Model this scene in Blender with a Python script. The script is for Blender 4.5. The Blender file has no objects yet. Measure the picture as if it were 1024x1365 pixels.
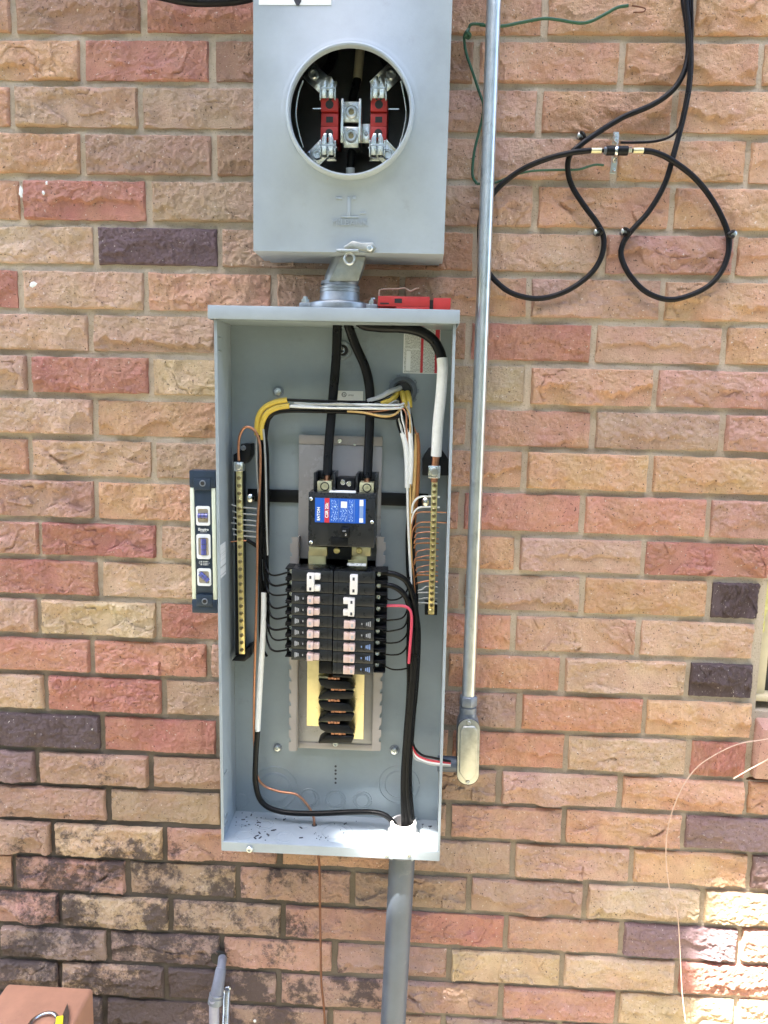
import bpy, bmesh, math, random
from mathutils import Vector, Matrix, noise
random.seed(7)
R = math.radians
SC = bpy.context.scene
COL = SC.collection

# ---------------------------------------------------------------- camera
FPX, IW, IH = 1025.0, 1024.0, 1365.0
CAM = Vector((.6367, -1.2536, 1.6))
_rv = Vector((.1461, .0426, .0271))
RM = (Matrix.Rotation(_rv.length, 3, _rv.normalized()) @ Matrix(((1, 0, 0), (0, 0, -1), (0, 1, 0))))
cd = bpy.data.cameras.new('camera'); cam = bpy.data.objects.new('camera', cd); COL.objects.link(cam)
cd.sensor_fit = 'VERTICAL'; cd.sensor_height = 36; cd.lens = 36 * FPX / IH
cd.clip_start = .01; cd.clip_end = 500
cam.matrix_world = Matrix.Translation(CAM) @ (RM.transposed() @ Matrix.Diagonal((1, -1, -1))).to_4x4()
SC.camera = cam

# ---------------------------------------------------------------- world, sun, exposure
SUN = Vector((-.28, -.31, .94)).normalized()           # direction towards the sun
w = bpy.data.worlds.new('World'); SC.world = w; w.use_nodes = True
nt = w.node_tree; bg = nt.nodes['Background']
sky = nt.nodes.new('ShaderNodeTexSky'); sky.sky_type = 'NISHITA'; sky.sun_disc = False
sky.sun_elevation = math.asin(SUN.z); sky.sun_rotation = math.atan2(SUN.x, SUN.y)
sky.dust_density = 2.0
nt.links.new(sky.outputs[0], bg.inputs[0]); bg.inputs[1].default_value = .10
sl = bpy.data.lights.new('sun', 'SUN'); sl.energy = 5; sl.angle = R(.4); sl.color = (1, .95, .87)
so = bpy.data.objects.new('sun', sl); COL.objects.link(so)
so.rotation_euler = SUN.to_track_quat('Z', 'Y').to_euler(); so.location = (0, -4, 6)
vs = SC.view_settings
SC.display_settings.display_device = 'sRGB'
vs.view_transform = 'Standard'; vs.look = 'None'; vs.gamma = 1; vs.exposure = 3.56; vs.use_curve_mapping = False

# ---------------------------------------------------------------- helpers
def at(u, v, Y):
    """world point on the plane y = Y (Y = 0 is the wall) seen at a place of the photograph"""
    d = RM.transposed() @ Vector(((u - IW / 2) / FPX, (v - IH / 2) / FPX, 1))
    s = (Y - CAM.y) / d.y
    return CAM + d * s

ORIG = {}
def props(o, label=None, cat=None, group=None, kind=None):
    if label: o['label'] = label
    if cat: o['category'] = cat
    if group: o['group'] = group
    if kind: o['kind'] = kind
    return o

def thing(name, label, cat, loc, group=None):
    o = bpy.data.objects.new(name, None); COL.objects.link(o)
    o.location = loc; o.empty_display_size = .05; ORIG[o.name] = Vector(loc)
    return props(o, label, cat, group)

def root_origin(p):
    while p.parent: p = p.parent
    return ORIG.get(p.name, Vector((0, 0, 0)))

class MB:
    def __init__(s): s.v = []; s.f = []
    def add(s, vs, fs):
        n = len(s.v); s.v += [Vector(x) for x in vs]; s.f += [tuple(i + n for i in f) for f in fs]; return s
    def box(s, x0, x1, y0, y1, z0, z1):
        x0, x1 = min(x0, x1), max(x0, x1); y0, y1 = min(y0, y1), max(y0, y1); z0, z1 = min(z0, z1), max(z0, z1)
        return s.add([(x0, y0, z0), (x1, y0, z0), (x1, y1, z0), (x0, y1, z0), (x0, y0, z1), (x1, y0, z1), (x1, y1, z1), (x0, y1, z1)],
                     [(0, 3, 2, 1), (4, 5, 6, 7), (0, 1, 5, 4), (1, 2, 6, 5), (2, 3, 7, 6), (3, 0, 4, 7)])
    def obox(s, c, ax, h):
        """box with centre c, axes ax (three vectors), half sizes h"""
        c = Vector(c); a = [Vector(x).normalized() * k for x, k in zip(ax, h)]
        P = []
        for sz in (-1, 1):
            for sx, sy in ((-1, -1), (1, -1), (1, 1), (-1, 1)):
                P.append(c + a[0] * sx + a[1] * sy + a[2] * sz)
        return s.add(P, [(0, 3, 2, 1), (4, 5, 6, 7), (0, 1, 5, 4), (1, 2, 6, 5), (2, 3, 7, 6), (3, 0, 4, 7)])
    def prism(s, poly, y0, y1):
        """poly: list of (x, z), extruded from y0 (front) to y1 (back)"""
        n = len(poly)
        P = [(x, y0, z) for x, z in poly] + [(x, y1, z) for x, z in poly]
        F = [tuple(range(n)), tuple(range(2 * n - 1, n - 1, -1))]
        F += [(i, i + n, (i + 1) % n + n, (i + 1) % n) for i in range(n)]
        return s.add(P, F)
    def lathe(s, o, axis, prof, n=24, cap0=True, cap1=True, phase=0):
        """prof: list of (radius, height along axis)"""
        o = Vector(o); a = Vector(axis).normalized()
        t = a.orthogonal().normalized(); b = a.cross(t)
        P = []; F = []
        for r, h in prof:
            for k in range(n):
                q = 2 * math.pi * k / n + phase
                P.append(o + a * h + (t * math.cos(q) + b * math.sin(q)) * r)
        m = len(prof)
        for j in range(m - 1):
            for k in range(n):
                F.append((j * n + k, j * n + (k + 1) % n, (j + 1) * n + (k + 1) % n, (j + 1) * n + k))
        if cap0: F.append(tuple(range(n - 1, -1, -1)))
        if cap1: F.append(tuple((m - 1) * n + k for k in range(n)))
        return s.add(P, F)
    def cyl(s, p0, p1, r0, r1=None, n=20, phase=0):
        p0, p1 = Vector(p0), Vector(p1); d = p1 - p0
        return s.lathe(p0, d, [(r0, 0), (r0 if r1 is None else r1, d.length)], n, phase=phase)
    def tube(s, pts, r, n=10, sub=8, flat=False):
        C = spline(pts, sub) if len(pts) > 2 else [Vector(p) for p in pts]
        t0 = (C[1] - C[0]).normalized(); u = t0.orthogonal().normalized()
        P = []; F = []
        for i, c in enumerate(C):
            t = (C[min(i + 1, len(C) - 1)] - C[max(i - 1, 0)]).normalized()
            u = (u - t * u.dot(t)).normalized(); b = t.cross(u)
            rr = r(i / (len(C) - 1)) if callable(r) else r
            for k in range(n):
                q = 2 * math.pi * k / n
                P.append(c + (u * math.cos(q) + b * math.sin(q)) * rr)
        for i in range(len(C) - 1):
            for k in range(n):
                F.append((i * n + k, i * n + (k + 1) % n, (i + 1) * n + (k + 1) % n, (i + 1) * n + k))
        F.append(tuple(range(n - 1, -1, -1))); F.append(tuple((len(C) - 1) * n + k for k in range(n)))
        return s.add(P, F)
    def build(s, name, mat, parent=None, smooth=False, bev=0, seg=2, lean=False, lab=None, kind=None):
        vsx = s.v
        if lean: vsx = [Vector((p.x - .0062 * (p.z - 1.29), p.y, p.z)) for p in vsx]
        if parent is not None: org = root_origin(parent)
        else:
            lo = [min(p[i] for p in vsx) for i in range(3)]; hi = [max(p[i] for p in vsx) for i in range(3)]
            org = Vector(((lo[0] + hi[0]) / 2, (lo[1] + hi[1]) / 2, lo[2]))
        me = bpy.data.meshes.new(name)
        me.from_pydata([p - org for p in vsx], [], s.f)
        if bev:
            bm = bmesh.new(); bm.from_mesh(me)
            bmesh.ops.recalc_face_normals(bm, faces=bm.faces)
            ed = [e for e in bm.edges if len(e.link_faces) == 2 and e.calc_face_angle(0) > .6]
            bmesh.ops.bevel(bm, geom=ed, offset=bev, segments=seg, affect='EDGES', profile=.5, clamp_overlap=True)
            bm.to_mesh(me); bm.free(); smooth = True
        else:
            bm = bmesh.new(); bm.from_mesh(me); bmesh.ops.recalc_face_normals(bm, faces=bm.faces); bm.to_mesh(me); bm.free()
        if smooth:
            me.shade_smooth(); me.set_sharp_from_angle(angle=R(38))
        me.materials.append(mat)
        o = bpy.data.objects.new(name, me); COL.objects.link(o)
        if parent is not None: o.parent = parent
        else: o.location = org; ORIG[o.name] = org
        if lab: o['label'] = lab
        if kind: o['kind'] = kind
        return o

def spline(pts, sub=8):
    P = [Vector(p) for p in pts]
    P = [P[0] * 2 - P[1]] + P + [P[-1] * 2 - P[-2]]
    out = []
    for i in range(1, len(P) - 2):
        p0, p1, p2, p3 = P[i - 1:i + 3]
        # centripetal-like tangents limited by segment length
        for k in range(sub):
            t = k / sub
            out.append(.5 * ((2 * p1) + (p2 - p0) * t + (2 * p0 - 5 * p1 + 4 * p2 - p3) * t * t + (3 * p1 - p0 - 3 * p2 + p3) * t ** 3))
    out.append(P[-2]); return out

def px(pts, Y=None):
    """photo places (u, v, y) to world points"""
    return [at(p[0], p[1], p[2] if len(p) > 2 else Y) for p in pts]

def rect(u0, v0, u1, v1, Y):
    """x0, x1, z0, z1 of an upright rectangle at depth Y"""
    um, vm = (u0 + u1) / 2, (v0 + v1) / 2
    return at(u0, vm, Y).x, at(u1, vm, Y).x, at(um, v1, Y).z, at(um, v0, Y).z

def pbox(u0, v0, u1, v1, Yf, Yb, mb=None):
    x0, x1, z0, z1 = rect(u0, v0, u1, v1, Yf)
    return (mb or MB()).box(x0, x1, Yf, Yb, z0, z1)

def ring_poly(cx, cz, r, n=32, a0=0, a1=2 * math.pi):
    return [(cx + r * math.cos(a0 + (a1 - a0) * k / n), cz + r * math.sin(a0 + (a1 - a0) * k / n)) for k in range(n)]

def lettering(txt, x, y, z, h, mat, parent, rot=0, depth=.0002, align='CENTER', bold=0, name='lettering'):
    cu = bpy.data.curves.new('t', 'FONT'); cu.body = txt; cu.size = h; cu.extrude = depth; cu.align_x = align; cu.align_y = 'CENTER'
    cu.offset = bold; cu.resolution_u = 2
    ob = bpy.data.objects.new('t', cu); COL.objects.link(ob)
    dg = bpy.context.evaluated_depsgraph_get(); me = bpy.data.meshes.new_from_object(ob.evaluated_get(dg))
    bpy.data.objects.remove(ob); bpy.data.curves.remove(cu)
    M = Matrix.Translation(Vector((x, y, z)) - root_origin(parent)) @ Matrix.Rotation(rot, 4, 'Y') @ Matrix.Rotation(R(90), 4, 'X')
    me.transform(M); me.materials.clear(); me.materials.append(mat); me.name = name
    o = bpy.data.objects.new(name, me); COL.objects.link(o); o.parent = parent
    return o

# ---------------------------------------------------------------- materials
def mat(name, col, rough=.5, metal=0, spec=.5, vary=0, vscale=40, bump=0, bscale=200, coat=0, coord='Object'):
    m = bpy.data.materials.new(name); m.use_nodes = True
    n = m.node_tree.nodes; l = m.node_tree.links; b = n['Principled BSDF']
    b.inputs['Base Color'].default_value = (*col, 1); b.inputs['Roughness'].default_value = rough
    b.inputs['Metallic'].default_value = metal; b.inputs['Specular IOR Level'].default_value = spec
    b.inputs['Coat Weight'].default_value = coat
    if vary or bump:
        tc = n.new('ShaderNodeTexCoord')
    if vary:
        t = n.new('ShaderNodeTexNoise'); t.inputs['Scale'].default_value = vscale; t.inputs['Detail'].default_value = 6
        t.inputs['Roughness'].default_value = .65
        l.new(tc.outputs[coord], t.inputs['Vector'])
        r = n.new('ShaderNodeMapRange'); r.inputs[1].default_value = .3; r.inputs[2].default_value = .7
        r.inputs[3].default_value = 1 - vary; r.inputs[4].default_value = 1 + vary
        l.new(t.outputs[0], r.inputs[0])
        mx = n.new('ShaderNodeMix'); mx.data_type = 'RGBA'; mx.blend_type = 'MULTIPLY'; mx.inputs[0].default_value = 1
        mx.inputs[6].default_value = (*col, 1); l.new(r.outputs[0], mx.inputs[7]); l.new(mx.outputs[2], b.inputs['Base Color'])
        r2 = n.new('ShaderNodeMapRange'); r2.inputs[1].default_value = .3; r2.inputs[2].default_value = .7
        r2.inputs[3].default_value = max(.03, rough - vary * .6); r2.inputs[4].default_value = min(1, rough + vary * .6)
        l.new(t.outputs[0], r2.inputs[0]); l.new(r2.outputs[0], b.inputs['Roughness'])
    if bump:
        t = n.new('ShaderNodeTexNoise'); t.inputs['Scale'].default_value = bscale; t.inputs['Detail'].default_value = 4
        l.new(tc.outputs[coord], t.inputs['Vector'])
        bp = n.new('ShaderNodeBump'); bp.inputs['Strength'].default_value = bump; bp.inputs['Distance'].default_value = .001
        l.new(t.outputs[0], bp.inputs['Height']); l.new(bp.outputs[0], b.inputs['Normal'])
    return m

M = {}
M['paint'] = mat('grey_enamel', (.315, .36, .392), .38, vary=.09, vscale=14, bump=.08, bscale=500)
M['paint_shaded'] = mat('grey_enamel_shaded', (.255, .30, .32), .36, vary=.10, vscale=10, bump=.08, bscale=500)  # same enamel darkened, shade inside the box put into the colour
M['zinc'] = mat('zinc_plated_steel', (.62, .64, .63), .32, 1, vary=.12, vscale=60)
M['cast'] = mat('cast_zinc', (.36, .385, .41), .5, 1, vary=.2, vscale=90, bump=.25, bscale=350)
M['screwdark'] = mat('recess_shaded_bronze', (.30, .24, .12), .4, 1, vary=.3, vscale=200)  # bronze darkened, shade of screw recesses put into its colour
M['castgrey'] = mat('cast_grey_fitting', (.21, .235, .27), .5, .6, vary=.2, vscale=80, bump=.3, bscale=400)
M['galv'] = mat('galvanised_tube', (.66, .68, .68), .36, 1, vary=.10, vscale=50)
M['tin'] = mat('tinned_metal', (.80, .80, .76), .22, 1, vary=.1, vscale=120)
M['chrom'] = mat('yellow_zinc', (.45, .45, .41), .44, 1, vary=.2, vscale=70, bump=.1)
M['brass'] = mat('brass_bar', (.72, .60, .28), .35, 1, vary=.15, vscale=60)
M['brassp'] = mat('tin_brass_bus', (.60, .52, .30), .34, .9, vary=.12, vscale=40)
M['copper'] = mat('bare_copper', (.52, .25, .15), .4, 1, vary=.2, vscale=150)
M['coppero'] = mat('old_copper', (.17, .075, .045), .55, .5, vary=.3, vscale=120)
M['blackpl'] = mat('black_moulding', (.006, .0065, .0075), .42, spec=.22, vary=.2, vscale=60, bump=.1, bscale=600)
M['breaker'] = mat('breaker_case', (.013, .0145, .017), .30, spec=.45, vary=.2, vscale=50, bump=.1, bscale=600)
M['blackins'] = mat('black_insulation', (.005, .005, .0055), .38, spec=.22, vary=.3, vscale=60)
M['coax'] = mat('coax_jacket', (.007, .0065, .008), .45, spec=.22, vary=.35, vscale=50)
M['whiteins'] = mat('white_insulation', (.74, .75, .73), .45, vary=.08, vscale=120, bump=.3, bscale=150)
M['greyins'] = mat('grey_insulation', (.38, .39, .38), .45, vary=.1)
M['yellow'] = mat('yellow_sheath', (.62, .44, .06), .5, vary=.12, vscale=80)
M['tan'] = mat('tan_paper_sheath', (.55, .36, .14), .6, vary=.2)
M['brown'] = mat('brown_insulation', (.30, .12, .035), .5, vary=.2)
M['tantape'] = mat('tan_tape', (.34, .30, .20), .6, vary=.1)
M['redins'] = mat('red_insulation', (.55, .045, .06), .4, vary=.1)
M['pinkins'] = mat('pink_red_insulation', (.62, .07, .12), .4, vary=.1)
M['green'] = mat('green_insulation', (.02, .085, .045), .5, vary=.3, vscale=90)
M['redpl'] = mat('red_plastic', (.52, .035, .03), .38, vary=.08, vscale=60)
M['handle'] = mat('tan_handle', (.60, .45, .40), .45, vary=.06)
M['whitepl'] = mat('white_plastic', (.72, .69, .66), .4, vary=.05)
M['white'] = mat('white_sticker', (.78, .80, .80), .5, vary=.03)
M['pan'] = mat('taupe_plastic', (.29, .28, .275), .3, vary=.1, vscale=14)
M['pan2'] = mat('taupe_plastic_rail', (.33, .30, .28), .33, vary=.1, vscale=14)
M['blue'] = mat('blue_print', (.012, .10, .50), .35)
M['redprint'] = mat('red_print', (.55, .03, .05), .4)
M['ltblue'] = mat('pale_blue_print', (.20, .30, .55), .4)
M['ink'] = mat('dark_ink', (.03, .03, .04), .5)
M['greyprint'] = mat('grey_print', (.35, .36, .38), .5)
M['pvc'] = mat('grey_plastic_pipe', (.085, .105, .135), .42, vary=.12, vscale=18, bump=.05)
M['pvcl'] = mat('pale_grey_pipe', (.15, .165, .205), .45, vary=.18, vscale=40, bump=.15)
M['dark'] = mat('hole_shade', (.02, .019, .018), .5, vary=.2)  # dark fill, shade inside holes, slots and gaps put into its colour
M['meterback'] = mat('meter_back_plate', (.075, .07, .066), .4, vary=.2)
M['lugbrass'] = mat('pale_brass_lug', (.66, .62, .40), .4, .7, vary=.15, vscale=90)
M['pvcl2'] = mat('pale_lilac_pipe', (.30, .31, .38), .45, vary=.15, vscale=60, bump=.15)
M['navy'] = mat('navy_cast_body', (.018, .032, .055), .4, vary=.12, vscale=60)
M['cream'] = mat('cream_edge', (.66, .70, .56), .45, vary=.05)
M['vial'] = mat('blue_vial', (.08, .09, .32), .12, coat=1)
M['vialback'] = mat('vial_recess', (.42, .36, .26), .5, vary=.3, vscale=90)
M['clay'] = mat('clay_box', (.36, .18, .11), .7, vary=.14, vscale=22, bump=.3, bscale=160)
M['yellowgrip'] = mat('yellow_grip', (.80, .70, .03), .4)
M['steel'] = mat('bare_steel', (.55, .58, .62), .22, 1, vary=.1)
M['rust'] = mat('dark_blade', (.10, .075, .06), .45, .6, vary=.3)
M['straw'] = mat('pale_copper_wire', (.60, .42, .33), .5, .1)
M['frame'] = mat('cream_window_paint', (.60, .52, .34), .55, vary=.1, vscale=30, bump=.2)
M['foam'] = mat('yellow_foam', (.58, .53, .20), .8, vary=.15, vscale=60, bump=.5, bscale=120)
M['sash'] = mat('dark_bronze_sash', (.035, .032, .030), .5, vary=.2)
M['glass'] = mat('dark_window_glass', (.02, .022, .025), .08, spec=.6)
M['bark'] = mat('bark', (.10, .075, .055), .9, vary=.3, vscale=8, bump=.8, bscale=20)
M['leaf'] = mat('leaf', (.06, .092, .038), .5, vary=.4, vscale=3)
M['soffit'] = mat('painted_soffit', (.62, .60, .55), .6, vary=.05)

def print_mat(name, base, ink, sx, sz, thr=.5):
    """paper with fine rows of print too small to read"""
    m = mat(name, base, .5); n = m.node_tree.nodes; l = m.node_tree.links; b = n['Principled BSDF']
    tc = n.new('ShaderNodeTexCoord'); mp = n.new('ShaderNodeMapping'); l.new(tc.outputs['Object'], mp.inputs[0])
    mp.inputs['Scale'].default_value = (sx, 1, sz)
    t = n.new('ShaderNodeTexNoise'); t.inputs['Scale'].default_value = 1; t.inputs['Detail'].default_value = 2
    l.new(mp.outputs[0], t.inputs['Vector'])
    r = n.new('ShaderNodeValToRGB'); r.color_ramp.elements[0].position = thr; r.color_ramp.elements[1].position = thr + .06
    r.color_ramp.elements[0].color = (*base, 1); r.color_ramp.elements[1].color = (*ink, 1)
    l.new(t.outputs[0], r.inputs[0]); l.new(r.outputs[0], b.inputs['Base Color'])
    return m
M['printv'] = print_mat('sticker_print_upright', (.66, .68, .66), (.30, .31, .31), 1500, 420)
M['printh'] = print_mat('sticker_print_level', (.70, .72, .74), (.30, .32, .35), 160, 500, .55)
M['printblue'] = print_mat('blue_label_print', (.012, .10, .50), (.45, .62, .85), 800, 330, .54)

def wear(m, edge=(.2, .19, .18), scale=25, thr=.62, amt=.5):
    """dust and scuffs with their own shapes over a painted surface"""
    n = m.node_tree.nodes; l = m.node_tree.links; b = n['Principled BSDF']
    src = b.inputs['Base Color'].links[0].from_socket
    tc = n.new('ShaderNodeTexCoord'); t = n.new('ShaderNodeTexNoise'); t.inputs['Scale'].default_value = scale; t.inputs['Detail'].default_value = 9; t.inputs['Roughness'].default_value = .75
    l.new(tc.outputs['Object'], t.inputs['Vector'])
    r = n.new('ShaderNodeMapRange'); r.inputs[1].default_value = thr; r.inputs[2].default_value = thr + .12; r.inputs[3].default_value = 0; r.inputs[4].default_value = amt
    l.new(t.outputs[0], r.inputs[0])
    mx = n.new('ShaderNodeMix'); mx.data_type = 'RGBA'; l.new(r.outputs[0], mx.inputs[0]); l.new(src, mx.inputs[6]); mx.inputs[7].default_value = (*edge, 1)
    l.new(mx.outputs[2], b.inputs['Base Color'])
wear(M['clay'], (.20, .10, .07), 30, .6); wear(M['pvcl'], (.16, .15, .15), 60, .6); wear(M['chrom'], (.3, .3, .28), 60, .62)
wear(M['galv'], (.28, .28, .27), 45, .58, .45); wear(M['zinc'], (.25, .24, .22), 80, .58, .4)
wear(M['paint'], (.17, .17, .16), 22, .60, .22); wear(M['paint_shaded'], (.13, .14, .13), 18, .58, .3); wear(M['pvc'], (.20, .21, .22), 30, .58, .4)

def brick_material():
    m = bpy.data.materials.new('rock_face_brick'); m.use_nodes = True
    n = m.node_tree.nodes; l = m.node_tree.links; b = n['Principled BSDF']
    b.inputs['Roughness'].default_value = .88; b.inputs['Specular IOR Level'].default_value = .25
    oi = n.new('ShaderNodeObjectInfo'); tc = n.new('ShaderNodeTexCoord'); ge = n.new('ShaderNodeNewGeometry')
    off = n.new('ShaderNodeVectorMath'); off.operation = 'SCALE'; off.inputs[0].default_value = (37, 11, 53); l.new(oi.outputs['Random'], off.inputs['Scale'])
    co = n.new('ShaderNodeVectorMath'); co.operation = 'ADD'; l.new(tc.outputs['Object'], co.inputs[0]); l.new(off.outputs[0], co.inputs[1])
    def nz(scale, det=5, rough=.6, vec=co):
        t = n.new('ShaderNodeTexNoise'); t.inputs['Scale'].default_value = scale; t.inputs['Detail'].default_value = det; t.inputs['Roughness'].default_value = rough
        l.new(vec.outputs[0], t.inputs['Vector']); return t
    def mr(src, a, bb, c, d):
        r = n.new('ShaderNodeMapRange'); r.inputs[1].default_value = a; r.inputs[2].default_value = bb; r.inputs[3].default_value = c; r.inputs[4].default_value = d
        l.new(src, r.inputs[0]); return r.outputs[0]
    def mix(fac, A, B, mode='MIX'):
        x = n.new('ShaderNodeMix'); x.data_type = 'RGBA'; x.blend_type = mode
        if isinstance(fac, float): x.inputs[0].default_value = fac
        else: l.new(fac, x.inputs[0])
        for i, q in ((6, A), (7, B)):
            if isinstance(q, tuple): x.inputs[i].default_value = (*q, 1)
            else: l.new(q, x.inputs[i])
        return x.outputs[2]
    c = oi.outputs['Color']
    n1 = nz(9, 6); n2 = nz(28, 8, .7); n3 = nz(270, 2); n4 = nz(240, 2); n5 = nz(600, 2)
    c = mix(mr(n1.outputs[0], .35, .68, 0, .55), c, mix(1.0, c, (1.22, 1.38, 1.55), 'MULTIPLY'))          # pale sandy clouds in the clay
    c = mix(1.0, c, mr(n2.outputs[0], .3, .7, .84, 1.14), 'MULTIPLY')
    hs = n.new('ShaderNodeHueSaturation'); hs.inputs['Saturation'].default_value = .92; hs.inputs['Value'].default_value = 1.08; l.new(c, hs.inputs['Color']); l.new(mr(nz(16, 3).outputs[0], .3, .7, .488, .512), hs.inputs['Hue']); c = hs.outputs[0]
    c = mix(mr(n5.outputs[0], .3, .7, 0, .35), c, mix(1.0, c, (.66, .60, .57), 'MULTIPLY'))
    c = mix(mr(n3.outputs[0], .66, .69, 0, .85), c, (.07, .045, .035))         # iron spots
    c = mix(mr(n4.outputs[0], .69, .72, 0, .75), c, (.80, .72, .64))           # sand grains
    # weathering: soot and algae on the lower courses, worst at the left
    sp = n.new('ShaderNodeSeparateXYZ'); l.new(ge.outputs['Position'], sp.inputs[0])
    s1 = nz(13, 8, .78, type('q', (), {'outputs': [ge.outputs['Position']]})())
    low = mr(sp.outputs['Z'], 1.2, .55, 0, 1); lef = mr(sp.outputs['X'], .95, .28, .10, 1)
    ml = n.new('ShaderNodeMath'); ml.operation = 'MULTIPLY'; l.new(low, ml.inputs[0]); l.new(lef, ml.inputs[1])
    ad = n.new('ShaderNodeMath'); ad.operation = 'MULTIPLY_ADD'; l.new(ml.outputs[0], ad.inputs[0]); ad.inputs[1].default_value = .275; l.new(s1.outputs[0], ad.inputs[2])
    ar = n.new('ShaderNodeMath'); ar.operation = 'ADD'; l.new(ad.outputs[0], ar.inputs[0]); l.new(mr(oi.outputs['Random'], 0, 1, -.05, .045), ar.inputs[1]); ad = ar
    c = mix(mr(ad.outputs[0], .685, .77, 0, .88), c, (.05, .042, .046))
    c = mix(mr(ml.outputs[0], 0, 1, 0, .22), c, (.22, .16, .15))
    l.new(c, b.inputs['Base Color'])
    bp = n.new('ShaderNodeBump'); bp.inputs['Strength'].default_value = 1.0; bp.inputs['Distance'].default_value = .0028
    hsum = n.new('ShaderNodeMath'); hsum.operation = 'ADD'; l.new(nz(160, 6, .7).outputs[0], hsum.inputs[0]); l.new(n5.outputs[0], hsum.inputs[1])
    l.new(hsum.outputs[0], bp.inputs['Height']); l.new(bp.outputs[0], b.inputs['Normal'])
    return m
M['brick'] = brick_material()

def mortar_material():
    m = bpy.data.materials.new('sandy_mortar'); m.use_nodes = True
    n = m.node_tree.nodes; l = m.node_tree.links; b = n['Principled BSDF']; b.inputs['Roughness'].default_value = .95; b.inputs['Specular IOR Level'].default_value = .2
    ge = n.new('ShaderNodeNewGeometry'); sp = n.new('ShaderNodeSeparateXYZ'); l.new(ge.outputs['Position'], sp.inputs[0])
    def nz(s, d=6, r=.65):
        t = n.new('ShaderNodeTexNoise'); t.inputs['Scale'].default_value = s; t.inputs['Detail'].default_value = d; t.inputs['Roughness'].default_value = r
        l.new(ge.outputs['Position'], t.inputs['Vector']); return t.outputs[0]
    def mr(src, a, bb, c, d):
        r = n.new('ShaderNodeMapRange'); r.inputs[1].default_value = a; r.inputs[2].default_value = bb; r.inputs[3].default_value = c; r.inputs[4].default_value = d
        l.new(src, r.inputs[0]); return r.outputs[0]
    def mix(fac, A, B):
        x = n.new('ShaderNodeMix'); x.data_type = 'RGBA'; l.new(fac, x.inputs[0])
        for i, q in ((6, A), (7, B)):
            if isinstance(q, tuple): x.inputs[i].default_value = (*q, 1)
            else: l.new(q, x.inputs[i])
        return x.outputs[2]
    c = mix(mr(nz(6), .35, .65, 0, 1), (.60, .50, .385), (.50, .42, .325))
    c = mix(mr(nz(420, 2), .62, .70, 0, .7), c, (.10, .085, .06))
    c = mix(mr(nz(350, 2), .66, .72, 0, .6), c, (.60, .55, .46))
    c = mix(mr(nz(14), .56, .74, 0, .5), c, (.25, .215, .165))                 # algae
    low = mr(sp.outputs['Z'], 1.34, .90, 0, 1); lef = mr(sp.outputs['X'], 1.05, .40, .30, 1)
    ml = n.new('ShaderNodeMath'); ml.operation = 'MULTIPLY'; l.new(low, ml.inputs[0]); l.new(lef, ml.inputs[1])
    c = mix(mr(ml.outputs[0], 0, 1, 0, .88), c, (.055, .047, .043))
    l.new(c, b.inputs['Base Color'])
    bp = n.new('ShaderNodeBump'); bp.inputs['Strength'].default_value = .9; bp.inputs['Distance'].default_value = .002
    l.new(nz(260, 5), bp.inputs['Height']); l.new(bp.outputs[0], b.inputs['Normal'])
    return m
M['mortar'] = mortar_material()

def ground_material():
    m = mat('ground_cover', (.2, .2, .16), .95); n = m.node_tree.nodes; l = m.node_tree.links; b = n['Principled BSDF']
    ge = n.new('ShaderNodeNewGeometry')
    t = n.new('ShaderNodeTexNoise'); t.inputs['Scale'].default_value = 1.4; t.inputs['Detail'].default_value = 8; l.new(ge.outputs['Position'], t.inputs['Vector'])
    r = n.new('ShaderNodeValToRGB'); r.color_ramp.elements[0].position = .35; r.color_ramp.elements[1].position = .65
    r.color_ramp.elements[0].color = (.10, .105, .06, 1); r.color_ramp.elements[1].color = (.21, .18, .13, 1)
    l.new(t.outputs[0], r.inputs[0]); l.new(r.outputs[0], b.inputs['Base Color'])
    return m
M['ground'] = ground_material()

# ================================================================ the setting
g = MB().add([(-60, -80, 0), (60, -80, 0), (60, 20, 0), (-60, 20, 0)], [(0, 1, 2, 3)]).build('ground', M['ground']); props(g, kind='structure')

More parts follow.
